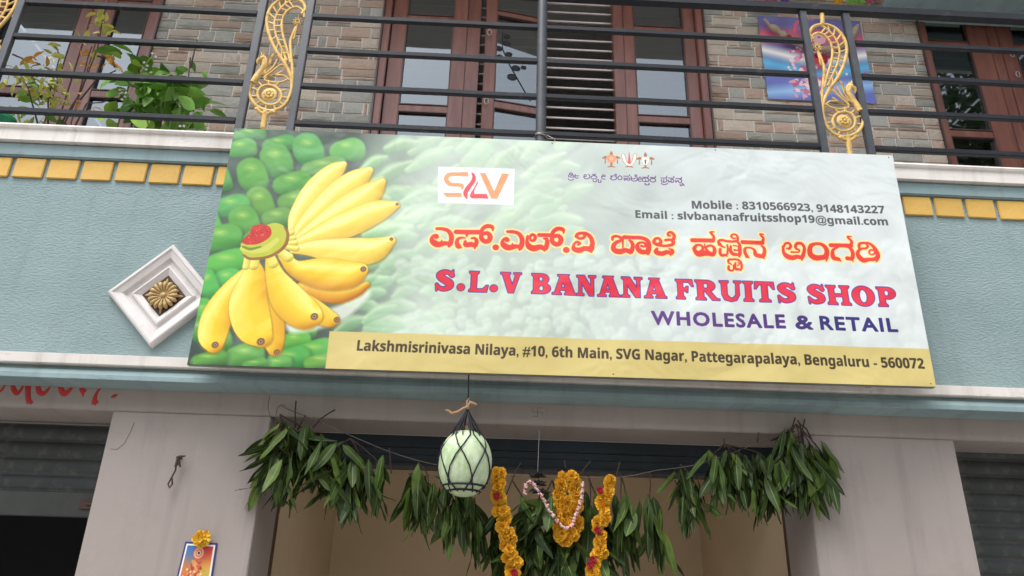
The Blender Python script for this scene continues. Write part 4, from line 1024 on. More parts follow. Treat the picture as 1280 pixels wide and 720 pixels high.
# ---------------------------------------------------------------- posters
def sheet(name, quad, Y, cv, parent, th=.004, nm='print'):
    P = [at(x,y,Y) for x,y in quad]
    V = [(p[0],Y-th,p[1]) for p in P]+[(p[0],Y,p[1]) for p in P]
    mb = MB(); mb.add(V, [(3,2,1,0),(0,1,5,4),(1,2,6,5),(2,3,7,6),(3,0,4,7)])
    o = mb.build(name, print_mat(nm, to_image(cv, nm), rough=.3), parent)
    uvl = o.data.uv_layers.new(name='UVMap'); m = {0:(0,1),1:(1,1),2:(1,0),3:(0,0)}
    for l in o.data.loops: uvl.data[l.index].uv = m[l.vertex_index % 4]
    return o
def deity_print(quad):
    cv = Canvas(420, 420, quad, c8(70,84,150)); rg = np.random.default_rng(8)
    X, Y = np.meshgrid(np.arange(420)/420, np.arange(420)/420)
    d = np.abs(Y-.36-.55*np.abs(X-.5)*(-.2)) ; n = vnoise(420,420,50,rg)
    def L(c, a): cv.a[:] = cv.a+(np.array(c8(*c),np.float32)-cv.a)*np.clip(a,0,1)[...,None]
    L((74,72,128), np.ones_like(X)); L((206,70,90), 1-abs(Y-.24)/.14)
    L((236,232,222), 1-abs(Y-.42-.25*(X-.0)*(X<.5)-.25*(1-X)*(X>=.5))/.10); L((60,160,214), 1-abs(Y-.57-.25*(X)*(X<.5)-.25*(1-X)*(X>=.5))/.12)
    L((70,80,160), (Y-.68)/.06); L((120,170,220), 1-abs(Y-.93+.15*X)/.10)
    cv.a += ((n-.5)*.08)[...,None]
    qx = lambda ch,c: ink(cv, ch, (940,0), 5.14, c)
    for i in range(150):
        t = rg.uniform(0,1); x = rg.normal(380,55+60*math.sin(math.pi*min(t*1.2,1))); y = 300+t*320
        if x < 235: continue
        s = rg.uniform(6,15); c = [c8(214,130,150),c8(232,170,180),c8(190,84,110),c8(240,200,196),c8(170,60,90)][rg.integers(5)]
        qx([[(x,y,s),(x+rg.normal(0,14),y+rg.normal(0,12),s*.6)]], c)
    qx([[(330,230,60),(430,240,66)]], c8(176,60,76)); qx([[(320,215,34)]], c8(120,60,90)); qx([[(430,250,44)]], c8(214,150,160))
    qx([[(415,300,6),(450,290,6)],[(430,240,8)]], c8(70,60,90)); qx([[(270,200,9),(285,150,9),(330,125,9),(390,125,9)]], c8(206,60,80))
    qx([[(400,380,30),(450,400,26)],[(440,360,16),(480,370,12)]], c8(196,30,44))
    cv.a[:] = np.clip(cv.a,0,1)**.72
    return cv
quadD = [(947,20),(1074,27),(1095.6,130),(960,123.5)]
DP = thing('poster', 'blue and red religious picture on stone wall behind the right gold ornament', 'poster', (2.46,.98,5.15))
sheet('printed_sheet', quadD, .975, deity_print(quadD), DP, nm='picture_print'); settle(DP)
GS = thing('straw_garland', 'hanging garland of straw sheaths with red knots over the blue picture', 'garland', (2.46,.95,5.9))
pl = [(955,24),(962,32),(974,40),(983,47),(1000,55),(1022,62),(1045,62),(1062,50),(1072,32)]
for i,(p0,p1) in enumerate(zip(pl[:-1], pl[1:])):
    a = at(*p0,.93); b = at(*p1,.93); q = MB()
    q.tube([(a[0],.93,a[1]),((a[0]*2+b[0])/3,.925,(a[1]*2+b[1])/3),((a[0]+b[0]*2)/3,.925,(a[1]+b[1]*2)/3),(b[0],.93,b[1])], [.014,.026,.027,.016] if i not in (0,) else .01, 8)
    q.build('straw_sheath', M['straw'], GS)
def blossom_mesh(name, m, r, petals=14, layers=3, seed=0, core=None):
    rg = random.Random(seed); mb = MB()
    mb.ball((0,0,0), r*.55, 8, 5, mi=0)
    for L in range(layers):
        for i in range(petals-2*L):
            t = 2*math.pi*(i+.5*L)/(petals-2*L)+rg.uniform(-.12,.12); el = .15+L*.5+rg.uniform(-.1,.1)
            d = Vector((math.cos(t)*math.cos(el), -math.sin(el), math.sin(t)*math.cos(el))); s_ = Vector((-math.sin(t),0,math.cos(t)))
            R0 = r*(1.0-.08*L)*rg.uniform(.9,1.1); w = r*.30
            up = d.cross(s_)*r*.12
            mb.add([d*R0*.35-s_*w*.5, d*R0*.35+s_*w*.5, d*R0*.9+s_*w+up, d*R0-up, d*R0*.9-s_*w+up], [(0,1,2,3,4)], 0)
            mb.add([-x if False else x for x in (d*R0*.3-s_*w*.3-d.cross(s_)*.0005, d*R0*.85-s_*w*.6, d*R0*.85+s_*w*.6)], [(0,1,2)], 0)
    return mb.mesh(name, m)
rb = blossom_mesh('red_bud', M['red_petal'], .03, 8, 2)
for p in ((986,48),(1022,70),(1030,76),(1012,66)):
    a = at(*p,.91); inst('red_knot', rb, GS, Matrix.Translation((a[0],.91,a[1])))
settle(GS)
FG = thing('flower_garland', 'row of pink, purple and yellow artificial flowers above the railing top', 'garland', (2.5,.9,6.1))
fm = {k: blossom_mesh('blossom', M[v], .045, 10, 3, i) for i,(k,v) in enumerate((('p','pink_petal'),('u','purple_petal'),('y','yellow_flower'),('r','red_petal')))}
lm = MB()
for i in range(9):
    t = i*.7; d = Vector((math.cos(t),-.5,math.sin(t))); s_ = Vector((-math.sin(t),0,math.cos(t)))
    lm.add([(0,0,0), d*.03+s_*.015, d*.06, d*.03-s_*.015], [(0,1,2,3)])
lm = lm.mesh('leaf_sprig', M['bush'])
for x,y,k in ((944,-4,'p'),(955,1,'p'),(966,-2,'p'),(980,-1,'u'),(972,-8,'g'),(990,-12,'p'),(1010,-14,'y'),(1030,-8,'g'),(1047,1,'y'),(1056,-6,'y'),(1063,3,'g'),(1073,3,'g'),(1078,-3,'r'),(1085,0,'p'),(1092,-4,'r'),(1102,-10,'p')):
    a = at(x,y,.9)
    inst('blossom' if k != 'g' else 'leaf_sprig', lm if k == 'g' else fm[k], FG, Matrix.Translation((a[0],.9,a[1])) @ Matrix.Rotation(rnd.uniform(0,6),4,'Y'))
q = MB(); q.tube([(at(x,y,.93)[0],.93,at(x,y,.93)[1]) for x,y in ((938,-4),(970,-4),(1010,-12),(1050,-2),(1105,-10))], .006, 6); q.build('string', M['rope_tan'], FG); settle(FG)

def small_print(quad):
    cv = Canvas(220, 300, quad, c8(236,232,226)); rg = np.random.default_rng(4)
    X, Y = np.meshgrid(np.arange(220)/220, np.arange(300)/300)
    cols = [(64,120,190),(200,60,70),(220,130,60),(230,190,80),(120,160,90),(190,80,130)]
    acc = np.zeros((300,220,3)); w = np.zeros((300,220))
    for (x,y),c in zip([(.15,.12),(.85,.15),(.1,.55),(.9,.5),(.85,.85),(.3,.95)], cols):
        k = np.exp(-((X-x)**2+(Y-y)**2)/.07); acc += k[...,None]*np.array(c8(*c)); w += k
    cv.a[:] = acc/(w[...,None]+1e-6)
    m = (X<.05)|(X>.95)|(Y<.035)|(Y>.965); cv.a[m] = c8(60,58,120)
    m2 = ((X<.10)|(X>.90)|(Y<.07)|(Y>.93)) & ~m; cv.a[m2] = c8(235,232,228)
    def blob(x,y,r,c,al=1):
        b = cv.box(x-r-2,y-r-2,x+r+2,y+r+2); xx,yy = cv.grid(b); cv.mix(b[0],b[1],cover(np.hypot(xx-x,yy-y)-r)*al,c8(*c))
    for r_,c in ((38,(214,110,80)),(31,(240,190,150)),(23,(220,120,100)),(15,(240,200,170)),(8,(70,60,110))): blob(110,62,r_,c)
    for i in range(110):
        t = rg.uniform(0,1); x = 110+rg.normal(0,16+26*t); y = 105+t*150
        blob(x,y,rg.uniform(4,11),[(226,150,110),(200,90,70),(240,196,150),(170,70,60),(214,170,90)][rg.integers(5)],.9)
    return cv
quadS = [(232,677),(272,679),(262,745),(216,743)]
PS = thing('poster', 'small colourful religious picture stuck on the left pillar', 'poster', (-1.33,.1,1.65))
sheet('printed_sheet', quadS, .102, small_print(quadS), PS, nm='small_print', th=.003); settle(PS)
fx, fz = at(252,674,.085)
tag(inst('yellow_bloom', blossom_mesh('marigold_bloom', M['yellow_flower'], .043, 12, 3, 5), None, Matrix.Translation((fx,.085,fz))), 'single yellow bloom tucked on top edge of small pillar picture', 'flower')
# hook with knotted dark threads
hx, hz = at(226,573,.09)
HK = thing('wall_hook', 'dark hook with knotted threads hanging on the left pillar', 'hook', (hx,.1,hz))
q = MB(); q.tube([(0,.003,0),(0,-.03,0),(.004,-.035,.006)], .004, 6); q.build('hook', M['twig'], HK)
q = MB()
q.tube([(0,-.03,0),(-.008,-.034,-.03),(-.006,-.03,-.06),(-.018,-.03,-.095),(-.028,-.03,-.125),(-.018,-.03,-.142),(-.008,-.03,-.125),(-.016,-.03,-.095)], .004, 6)
q.tube([(-.012,-.03,.0),(.006,-.036,.004),(.03,-.03,.010)], [.006,.008,.002], 6); q.tube([(0,-.032,0),(.006,-.032,-.03),(.014,-.03,-.045)], [.006,.007,.003], 6); q.tube([(-.002,-.034,-.002),(-.008,-.034,-.045)], [.009,.006], 6)
q.build('thread', M['twig'], HK)

# ---------------------------------------------------------------- hanging gourd in its net
GC = Vector((-.092,-.12,2.165)); 
zn = lambda j, n: math.cos(math.pi*j/n)
gb = MB(); nu, nv = 28, 20; V = []; F = []
for j in range(nv+1):
    t = math.pi*j/nv
    for i in range(nu):
        p = 2*math.pi*i/nu; k = 1+.012*math.cos(5*p)
        rr_ = .121*k*(1+.02*math.sin(2*p+1.3)+.012*math.sin(3*p+4*zn(j,nv)))*(math.sin(t)**.86 if 0 < j < nv else 0); zz = .152*math.cos(t)*(1 if abs(math.cos(t)) < .95 else 1)
        if j <= 2: zz -= .006*(2-j)
        V.append((rr_*math.cos(p), rr_*math.sin(p), zz))
for j in range(nv):
    for i in range(nu): F.append((j*nu+i,(j+1)*nu+i,(j+1)*nu+(i+1)%nu,j*nu+(i+1)%nu))
gb.add(V,F,sm=True)
GO = thing('ash_gourd', 'round pale green gourd held in a black cord net below the banner', 'gourd', GC)
gb.build('rind', M['gourd'], GO); q = MB(); q.tube([(0,0,.135),(.003,-.006,.158),(-.004,-.012,.172)], [.012,.009,.006], 8); q.build('stalk', M['stalk'], GO)
NT = thing('cord_net', 'black cord net and rope hanging the green gourd from the banner', 'net', (GC.x,GC.y,2.42))
def onrind(p, z):
    c = max(-1,min(1,z/.152)); r = .121*math.sqrt(max(0,1-c*c))**.86+.004
    return Vector((GC.x+r*math.cos(p), GC.y+r*math.sin(p), GC.z+z))
knot = Vector((GC.x,GC.y,2.418)); q = MB(); n = 6
for i in range(n):
    for s in (-1,1):
        pts = [knot]
        a0 = 2*math.pi*i/n+.35
        for k,(z,da) in enumerate(((.118,.42),(.07,.12),(.05,0),(.02,.16),(-.03,.38),(-.07,.5),(-.09,.52),(-.11,.40),(-.135,.2))):
            pts.append(onrind(a0+s*da*1.0, z))
        q.tube([tuple(v) for v in pts], .0034, 5)
for rr2,z in ((0,-.128),(0,-.105)):
    q.tube([tuple(onrind(t,z)) for t in np.linspace(0,2*math.pi,25)[:-1]], .005, 5, closed=True)
for i in range(n):
    a0 = 2*math.pi*i/n+.35; q.ball(tuple(onrind(a0,.05)), .006, 6, 4); q.ball(tuple(onrind(a0+.52,-.088)), .007, 6, 4)
    for _ in range(1): q.tube([tuple(knot), tuple(knot.lerp(onrind(a0,.12),.55)+Vector((.008*math.sin(i),0,0))), tuple(onrind(a0,.118))], .0028, 5)
q.build('net', M['rope_black'], NT)
q = MB(); q.tube([(GC.x-.003,-.135,2.60),(GC.x,-.125,2.5),tuple(knot)], .0038, 6); q.ball(tuple(knot), .010, 8, 6, sc=(1,1,1.2)); q.build('rope', M['rope_black'], NT)
q = MB(); k = knot
q.tube([tuple(k+Vector(v)) for v in ((.005,-.012,.012),(-.02,-.014,.0),(-.045,-.012,-.018),(-.075,-.010,-.026),(-.09,-.01,-.012),(-.105,-.01,-.010))], [.006,.007,.008,.008,.006,.003], 7)
q.tube([tuple(k+Vector(v)) for v in ((0,-.014,.008),(.012,-.018,.03),(.03,-.016,.022),(.045,-.014,.020))], [.006,.009,.010,.004], 7)
q.tube([tuple(k+Vector(v)) for v in ((0,-.012,.010),(-.004,-.014,.035),(.006,-.014,.052))], [.007,.006,.002], 7)
q.ball(tuple(k+Vector((0,-.008,.008))), .013, 8, 6); q.build('twine', M['rope_tan'], NT); settle(NT)

# ---------------------------------------------------------------- mango leaf festoons
def leaf_mesh(seed, L=.20, W=.021, mats=('mango','mango_rib'), name='leaf', droop=.35):
    r = random.Random(seed); n = 7; mb = MB(); V = []; a = 0; x = z = 0.0
    bend = r.uniform(.3,1.2)*droop; fold = r.uniform(.15,.5); tw = r.uniform(-.5,.5); wav = r.uniform(0,6)
    for i in range(n+1):
        t = i/n; w = W*(math.sin(math.pi*min(1,t*.95+.03))**.75)*(1-.25*t)
        if i == n: w = .0004
        if i == 0: w = .002
        c, s = math.cos(tw*t), math.sin(tw*t)
        mid = Vector((x, z, -t*L))  # hangs down -z, bends in y
        for u,h in ((-1,fold),(-.10,0),(.10,0),(1,fold)):
            sx = u*w; sy = -h*abs(u)*w*.7+.0042*math.sin(wav+11*t+u)*abs(u)
            V.append((mid.x+sx*c-sy*s, mid.y+sx*s+sy*c, mid.z))
        a += bend/n; z -= math.sin(a)*L/n; 
    F = []; MI = []
    for i in range(n):
        for k in range(3): F.append((i*4+k,i*4+k+1,(i+1)*4+k+1,(i+1)*4+k)); MI.append(1 if k == 1 else 0)
    mb.add(V, F, sm=True); mb.mi = MI
    return mb.mesh(name, [M[m] for m in mats])
mango = [leaf_mesh(i, mats=(('mango','mango_young','mango','mango_old','mango')[i%5],'mango_rib'), droop=(.3,.5,1.0,.4,.8,.35)[i%6], L=[.17,.2,.225,.24,.19][i%5], W=[.028,.032,.036,.030][i%4]) for i in range(18)]
def orient(loc, d, roll, s=1.0):
    """matrix that points a leaf's -z along d"""
    q = (-Vector(d).normalized()).to_track_quat('Z','Y'); return Matrix.Translation(loc) @ q.to_matrix().to_4x4() @ Matrix.Rotation(roll,4,'Z') @ Matrix.Scale(s,4)
FEST = [ # label, Y, anchor px, list of (tip anchor px, n leaves, spread, mean direction x, length scale)
 ('leftmost and largest mango leaf bunch hanging over the left pillar edge', .05, (350,518), [(356,538,18,.9,-.25,1.1),(378,542,16,1.0,-.1,1.15),(354,560,12,.8,-.4,1.05),(398,552,16,.9,.15,1.1),(365,575,10,.6,.0,.9)]),
 ('drooping mango leaf bunch just right of the leftmost bunch', .06, (438,548), [(425,562,17,.85,-.15,1.1),(448,572,15,.7,.1,1.1),(470,580,12,.5,.25,1.0)]),
 ('small mango leaf bunch between second bunch and green gourd', .08, (523,578), [(524,592,16,.6,.0,1.0),(535,600,12,.6,.2,1.0)]),
 ('mango leaf bunch hanging directly below the green gourd', .10, (556,600), [(556,608,10,.45,.1,1.0),(570,615,11,.5,.2,1.15),(592,630,10,.45,.1,1.1)]),
 ('mango leaf bunch behind the left marigold string, one leaf sticking left', .12, (640,600), [(625,640,12,.5,-.1,1.25),(655,632,12,1.0,.1,1.2),(668,655,14,.6,-.3,1.25)]),
 ('mango leaf bunch under the central yellow marigold loop', .12, (690,600), [(700,650,16,.6,-.1,1.3),(680,625,12,1.0,-.2,1.2),(715,660,14,.6,.2,1.25)]),
 ('mango leaf bunch between central loop and right marigold string', .12, (735,595), [(738,620,13,.45,.0,1.25),(748,640,12,.5,.2,1.2)]),
 ('mango leaf bunch just right of the right marigold string', .11, (775,590), [(776,620,9,.35,-.05,1.15),(783,630,7,.4,.2,1.1)]),
 ('narrow mango leaf bunch left of the right hand cluster, long leaves', .10, (812,590), [(812,626,10,.28,.05,1.2)]),
 ('rounded mango leaf bunch at left of the right hand cluster', .08, (850,580), [(850,592,12,.5,-.05,1.0),(862,600,12,.45,.15,1.0)]),
 ('wide mango leaf bunch in middle of the right hand cluster', .07, (905,555), [(893,572,14,.6,-.2,1.0),(912,570,14,.55,.05,1.0),(928,575,13,.6,.25,1.0),(950,572,12,.5,.1,1.05)]),
 ('rightmost mango leaf bunch hanging high over the right pillar edge', .05, (995,530), [(985,545,18,.75,-.15,1.15),(1000,560,18,.6,.05,1.2),(1012,560,12,.6,.35,1.0),(1026,570,10,.5,.25,.9),(975,570,10,.4,-.1,1.05)])]
for lab, Y, ap, clumps in FEST:
    ax, az = at(*ap, Y); F_ = thing('mango_leaf_bunch', lab, 'leaf bunch', (ax,Y,az), group='mango leaf bunches strung over the doorway')
    for ci,(px,py,nl,spread,dx,ls) in enumerate(clumps):
        cx, cz = at(px, py-6, Y); o0 = Vector((cx-ax, 0, cz-az))
        q = MB(); q.tube([(0,0,0), tuple(o0*.5+Vector((.004,-.004,0))), tuple(o0), tuple(o0+Vector((dx*.04,-.01,-.06)))], [.0038,.0034,.003,.0015], 6); q.build('twig', M['twig'], F_)
        for i in range(int(nl*1.7)):
            t = rnd.random()**1.3; an = rnd.gauss(0,1)
            d = Vector((dx*.8+an*spread*.6, rnd.uniform(-.55,.35)*spread, -1+.25*abs(an)*spread))
            p = o0+Vector((dx*.05*t+rnd.gauss(0,.024), rnd.uniform(-.05,.03), -.17*t*ls+rnd.uniform(-.01,.03)))
            inst('leaf', rnd.choice(mango), F_, orient(p, d, rnd.uniform(-1.1,1.1)+(math.pi if rnd.random()<.2 else 0), ls*rnd.uniform(.72,1.0)*.92))
# strings and twig stubs that carry the festoons
ST = thing('festoon_string', 'thin string slung across the doorway that carries the leaf bunches', 'string', (.27,.07,2.46))
q = MB()
for pts in ([(352,508),(400,528),(440,545),(480,562),(520,575),(555,583),(600,592),(660,596),(720,597),(780,596),(820,588),(860,583),(905,570),(960,548),(998,530)],[(345,530),(346,512),(352,506),(358,508)],[(341,549),(345,543),(359,537),(369,537)],[(337,495),(335,510),(340,527)]):
    q.tube([(at(x,y,.075)[0],.075,at(x,y,.075)[1]) for x,y in smooth(pts,3)], .0022, 5)
q.build('string', M['wire'], ST)
for pts in ([(369,535),(369,515),(370,501)],[(372,537),(378,526),(382,519)],[(391,535),(400,524),(412,516),(419,512)],[(906,560),(905,548)],[(947,553),(948,540)],[(988,545),(990,535),(994,522)],[(1002,545),(1000,530),(997,525)],[(1005,560),(1003,536),(1006,524)],[(1015,550),(1008,536),(1000,530)],[(487,560),(489,592)],[(705,575),(707,585)],[(708,620),(722,597),(735,580),(738,576)],[(640,600),(645,588),(651,579)],[(770,595),(775,577)]):
    q = MB(); q.tube([(at(x,y,.06)[0],.06,at(x,y,.06)[1]) for x,y in pts], [.0042]+[.0036]*(len(pts)-1), 6); q.build('twig_stub', M['twig'], ST)
settle(ST)

# ---------------------------------------------------------------- flower garlands
mar = [blossom_mesh('marigold', M['marigold'], .036, 15, 4, i) for i in range(4)]
rose = blossom_mesh('red_rose', M['red_petal'], .030, 9, 3, 9)
def garland(name, lab, strands, Y, reds=(), step=.026, rad=.030, meshes=mar, pn='marigold', group=None, w=.022):
    a = at(*strands[0][0], Y); G_ = thing(name, lab, 'flower garland', (a[0],Y,a[1]), group)
    q = MB()
    for st in strands:
        P = [Vector((at(x,y,Y)[0],Y,at(x,y,Y)[1])) for x,y in smooth(st,6)]
        q.tube([tuple(p-Vector((a[0],Y,a[1]))) for p in P], .003, 5)
        L = 0; nxt = 0
        for p0,p1 in zip(P,P[1:]):
            d = (p1-p0).length
            while nxt <= L+d:
                p = p0.lerp(p1, (nxt-L)/max(d,1e-6))
                for k in range(2):
                    o = p+Vector((rnd.uniform(-w,w), rnd.uniform(-.012,.008), rnd.uniform(-.006,.006)))-Vector((a[0],Y,a[1]))
                    inst(pn, rnd.choice(meshes), G_, Matrix.Translation(o) @ Matrix.Rotation(rnd.uniform(-.5,.5),4,'X') @ Matrix.Rotation(rnd.uniform(-.7,.7),4,'Z') @ Matrix.Rotation(rnd.uniform(0,6),4,'Y') @ Matrix.Scale(rad/.036*rnd.uniform(.8,1.1),4))
                nxt += step
            L += d
    q.build('string', M['twig'], G_)
    for x,y in reds:
        c = at(x,y,Y-.03); inst('red_rose', rose, G_, Matrix.Translation((c[0]-a[0],-.03,c[1]-a[1])) @ Matrix.Scale(.62,4))
    return G_
garland('marigold_garland', 'left string of orange marigolds hanging beside the green gourd', [[(624,590),(621,612),(626,640),(631,655),(634,680),(640,700),(643,716),(648,740)]], .03, reds=((621,620),(643,716)), group='marigold strings')
garland('marigold_garland', 'central doubled loop of yellow marigolds with a flat rounded bottom', [[(701,596),(699,620),(699,645),(699,664),(706,677)],[(717,597),(719,620),(719,645),(720,662),(710,677)],[(709,625),(709,650),(709,668)]], .045, step=.020, rad=.030, group='marigold strings', w=.013)
garland('marigold_garland', 'right string of orange marigolds dotted with red roses', [[(760,600),(756,615),(755,635),(751,655),(752,675),(747,695),(742,712),(738,740)]], .03, reds=((750,613),(747,663),(741,700),(738,706)), group='marigold strings')
# pink and white string hung in a V across the loop
VG = thing('petal_garland', 'thin pink and white petal string hung in a V across the central marigolds', 'flower garland', (.38,.0,1.92))
tw = MB().ball((0,0,0), .0082, 7, 5, sc=(1.3,1,.7)).mesh('petal_bead', M['pale_petal']); twr = MB().ball((0,0,0), .0045, 6, 4).mesh('red_bead', M['red_petal'])
P = [Vector((at(x,y,.0)[0],.0,at(x,y,.0)[1])) for x,y in smooth([(656,617),(657,607),(662,602),(669,608),(678,622),(688,640),(700,655),(709,660),(716,655),(722,638),(727,622),(728,604)],6)]
L = 0; nxt = 0; k = 0
for p0,p1 in zip(P,P[1:]):
    d = (p1-p0).length
    while nxt <= L+d:
        p = p0.lerp(p1,(nxt-L)/max(d,1e-6))+Vector((rnd.uniform(-.004,.004),rnd.uniform(-.004,.004),0)); 
        inst('red_bead' if k % 4 == 3 else 'petal_bead', twr if k % 4 == 3 else tw, VG, Matrix.Translation(p+(Vector((0,-.008,0)) if k%4==3 else Vector()))  @ Matrix.Rotation(rnd.uniform(0,3),4,'Y')); nxt += .007; k += 1
    L += d
settle(VG)
# dark dried charm on a wire
CH = thing('dried_charm', 'black dried spiky charm hanging on a wire left of the central marigolds', 'charm', (.26,.06,2.12))
q = MB(); q.tube([(*at(674,538,.06)[:1],.06,at(674,538,.06)[1]),(*at(672,592,.06)[:1],.06,at(672,592,.06)[1])], .0018, 5); q.build('wire', M['galv'], CH)
q = MB()
for (px,py,s) in ((672,594,1.0),(673,604,.7),(674,614,.9)):
    c = at(px,py,.06)
    for i in range(11):
        t = 2*math.pi*i/11+px; L_ = rnd.uniform(.035,.065)*s
        q.tube([(c[0],.06,c[1]),(c[0]+math.cos(t)*L_*.6,.06+math.sin(t)*L_*.6,c[1]+rnd.uniform(-.01,.012)),(c[0]+math.cos(t)*L_,.06+math.sin(t)*L_,c[1]+rnd.uniform(-.012,.008))], [.008,.006,.001], 5)
    q.ball((c[0],.06,c[1]), .014*s, 7, 5)
q.build('spiky_body', M['dead_black'], CH); settle(CH)

# ---------------------------------------------------------------- potted plants on the balcony
def round_leaf(seed, mk, L=.1, W=.035):
    r = random.Random(seed); n = 5; V = []; a = 0; y = 0; z = 0
    for i in range(n+1):
        t = i/n; w = W*math.sin(math.pi*min(1,t*.93+.05))**.8 if i < n else .001
        V += [(-w,y+.25*w,z),(0,y,z),(w,y+.25*w,z)]
        a += r.uniform(.1,.3); y -= math.sin(a)*L/n; z += math.cos(a*.6)*L/n
    F = [(i*3+k,i*3+k+1,i*3+k+4,i*3+k+3) for i in range(n) for k in range(2)]
    mb = MB(); mb.add(V,F,sm=True); return mb.mesh('leaf', M[mk])
def pot(parent, r, h, m):
    n = 24; pr = [(r*.72,0),(r*.95,h*.85),(r*1.06,h*.86),(r*1.06,h),(r*.92,h),(r*.88,h*.9),(0,h*.88)]; V = []; 
    for a,z in pr: V += [(a*math.cos(2*math.pi*i/n),a*math.sin(2*math.pi*i/n),z) for i in range(n)]
    F = [(k*n+i,k*n+(i+1)%n,(k+1)*n+(i+1)%n,(k+1)*n+i) for k in range(len(pr)-1) for i in range(n)]
    mb = MB(); mb.add(V,F,sm=True); mb.build('pot', m, parent)
def plant(name, lab, x, y, potr, poth, pm, leaves, stems):
    P_ = thing(name, lab, 'potted plant', (x,y,3.931)); pot(P_, potr, poth, pm)
    for st in stems:
        q = MB(); q.tube([(at(a,b,y)[0]-x, dy, at(a,b,y)[1]-3.931) for a,b,dy in st], [.006]+[.0038]*(len(st)-1), 6); q.build('stem', M['twig'] if len(st) > 2 else M['bush'], P_)
    for (px,py,rx,ry,n,meshes,s,upw) in leaves:
        for i in range(n):
            a, b = at(px+rnd.gauss(0,rx*.5), py+rnd.gauss(0,ry*.5), y)
            d = Vector((rnd.uniform(-1,1), rnd.uniform(-1,.6), rnd.uniform(-1,.7)+upw))
            m4 = Matrix.Translation((a-x, rnd.uniform(-.12,.12), b-3.931)) @ d.to_track_quat('Z','Y').to_matrix().to_4x4() @ Matrix.Rotation(rnd.uniform(-1,1),4,'Z') @ Matrix.Scale(s*rnd.uniform(.7,1.2),4)
            inst('leaf', rnd.choice(meshes), P_, m4)
    return P_
bl = [round_leaf(i,'bush',.12,.03) for i in range(4)]; ll = [round_leaf(i+7,'lime',.10,.04) for i in range(3)]; cl = [round_leaf(i+20,'croton',.07,.014) for i in range(3)]; ol = [round_leaf(i+30,'orange_leaf',.08,.014) for i in range(3)]
plant('leafy_plant', 'dense bright green leafy plant at the left end of balcony', -2.12, .22, .13, .12, M['green_pot'],
  [(175,88,16,12,10,ll,.9,.3),(172,85,10,8,5,bl,1.1,.3),(205,115,34,20,66,bl,1.15,0),(180,130,24,12,26,bl,1.0,0),(235,130,22,14,24,bl,1.1,-.2),(150,152,12,5,6,ll,1.1,.2),(180,155,20,5,10,ll,1.1,.1),(222,155,18,5,8,bl,.9,-.2),(235,76,8,6,3,bl,1.0,.5),(155,110,14,12,8,bl,.9,0)],
  [[(200,165,0),(205,120,0),(208,95,0)],[(190,165,.02),(178,120,0),(175,90,-.02)],[(215,165,0),(235,120,-.02),(238,72,0)],[(238,85,0),(244,60,0),(246,48,.01)]])
plant('croton_plant', 'sparse yellow and orange leaved plant beside the green leafy plant', -2.80, .25, .13, .12, M['green_pot'],
  [(30,100,14,12,34,cl,1.0,0),(55,108,18,14,44,cl,1.0,0),(48,118,12,8,8,bl,.6,0),(75,70,8,14,12,cl,.9,.2),(108,72,5,8,14,ol,.7,.6),(110,60,4,6,5,cl,1,.8),(130,25,6,10,14,cl,1.1,.8),(128,40,5,6,7,cl,.9,.5),(50,80,5,4,8,ol,1,.2),(143,84,5,4,8,ol,1,.4),(40,150,20,6,26,cl,1.1,.1),(22,148,8,5,8,ol,.9,.1),(68,152,12,4,10,bl,.7,.2),(105,130,8,3,5,ol,.7,.2),(75,98,22,16,26,cl,.7,0),(85,120,10,8,8,cl,.8,0)],
  [[(60,165,0),(58,120,.02),(75,70,0),(68,55,0)],[(75,165,0),(98,120,0),(110,72,0),(115,58,0)],[(70,165,0),(100,110,.02),(122,60,0),(130,15,0)],[(50,165,0),(35,110,0),(20,85,0)],[(90,165,0),(110,132,-.02),(128,128,0),(148,118,0)],[(16,68,0),(35,76,.0),(50,80,0)],[(100,125,0),(120,100,0),(145,88,0)],[(122,70,0),(138,74,0),(150,62,0)],[(143,84,0),(137,65,0),(134,55,0)]])
pt = thing('plant_pot', 'small green plastic pot on the far left of balcony floor', 'pot', (at(6,150,.12)[0],.12,3.953))
pot(pt, .055, .15, M['green_pot'])
wf = blossom_mesh('white_blossom', M['paper'], .010, 5, 1, 3)
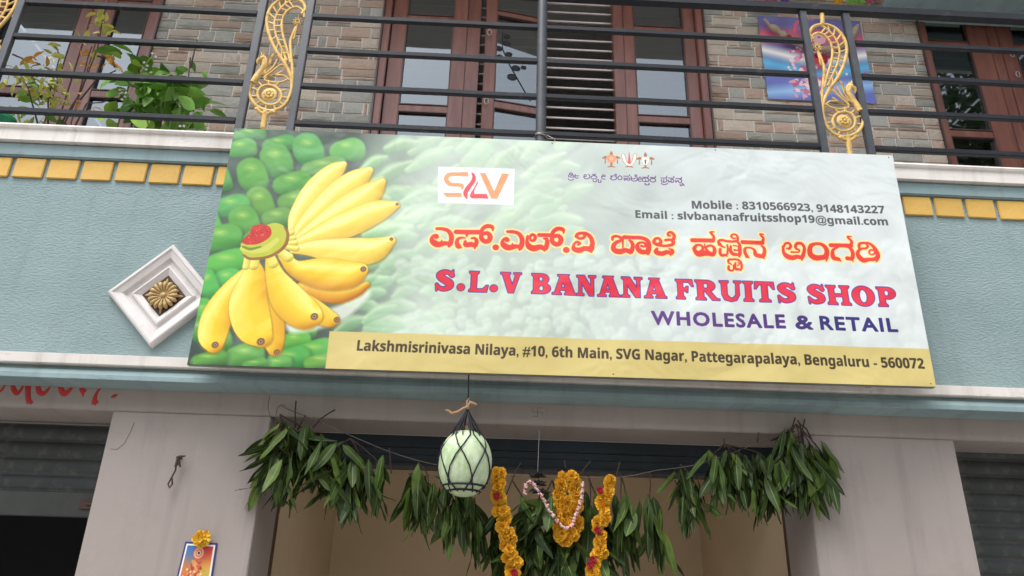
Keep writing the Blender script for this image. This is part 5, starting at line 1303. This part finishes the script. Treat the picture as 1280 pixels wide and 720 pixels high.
WB = thing('jasmine_sprig', 'tiny white blossoms scattered over the green leafy balcony plant', 'blossom sprig', (-2.2,.12,4.4))
for px,py in ((178,83),(182,86),(175,80),(187,88),(180,78),(184,82),(152,115),(155,119),(149,111),(158,117),(190,66),(194,70),(228,163),(226,159),(230,158),(153,125),(186,124)):
    a = at(px,py,.12); inst('white_blossom', wf, WB, Matrix.Translation((a[0]+.0,.12+rnd.uniform(-.02,.02),a[1])))
q = MB(); q.tube([(at(x,y,.12)[0],.125,at(x,y,.12)[1]) for x,y in ((150,110),(156,125),(170,100),(180,82),(192,66))], .002, 5); q.build('stem', M['bush'], WB)
settle(WB)

# ---------------------------------------------------------------- across the street: unseen building added to shape the light, tree mirrored in the glass
OB = thing('unseen_building', 'unseen cream building across the street, added to block low sky and bounce light', 'building', (0,-12,0))
MB().box(-14,-3,0,14,2.0,7.5).build('wall', M['far_wall'], OB)
for i in range(8):
    for z in (1.2,4.6):
        MB().box(-12.2+i*3.2,2.0,z,-10.8+i*3.2,2.03,z+1.5).build('window', M['navy'], OB)
TR = thing('street_tree', 'tall leafy tree across the street, mirrored in the right window', 'tree', (11.2,-8,0))
q = MB(); q.tube([(0,0,0),(.1,0,3),(-.1,.1,6),(.1,0,9),(0,0,12)], [.28,.22,.17,.10,.04], 10)
for i in range(14):
    t = i*2.4; z = 5.5+i*.45; q.tube([(0,0,z),(math.cos(t)*1.0,math.sin(t)*1.0,z+.8),(math.cos(t)*2.1,math.sin(t)*2.1,z+1.3)], [.07,.05,.02], 6)
q.build('trunk', M['bark'], TR)
q = MB(); r5 = random.Random(5)
cl_ = [(r5.gauss(0,1.9),r5.gauss(0,1.6),r5.uniform(6,14.8)) for _ in range(190)]
for c in cl_:
    for k in range(90):
        d = Vector((r5.gauss(0,.34),r5.gauss(0,.34),r5.gauss(0,.28)))+Vector(c); u = Vector((r5.uniform(-1,1),r5.uniform(-1,1),r5.uniform(-1,1))).normalized()*.13; w = u.orthogonal().normalized()*.05
        q.add([d-u, d+w, d+u, d-w], [(0,1,2,3)])
q.build('crown', M['tree_leaf'], TR)
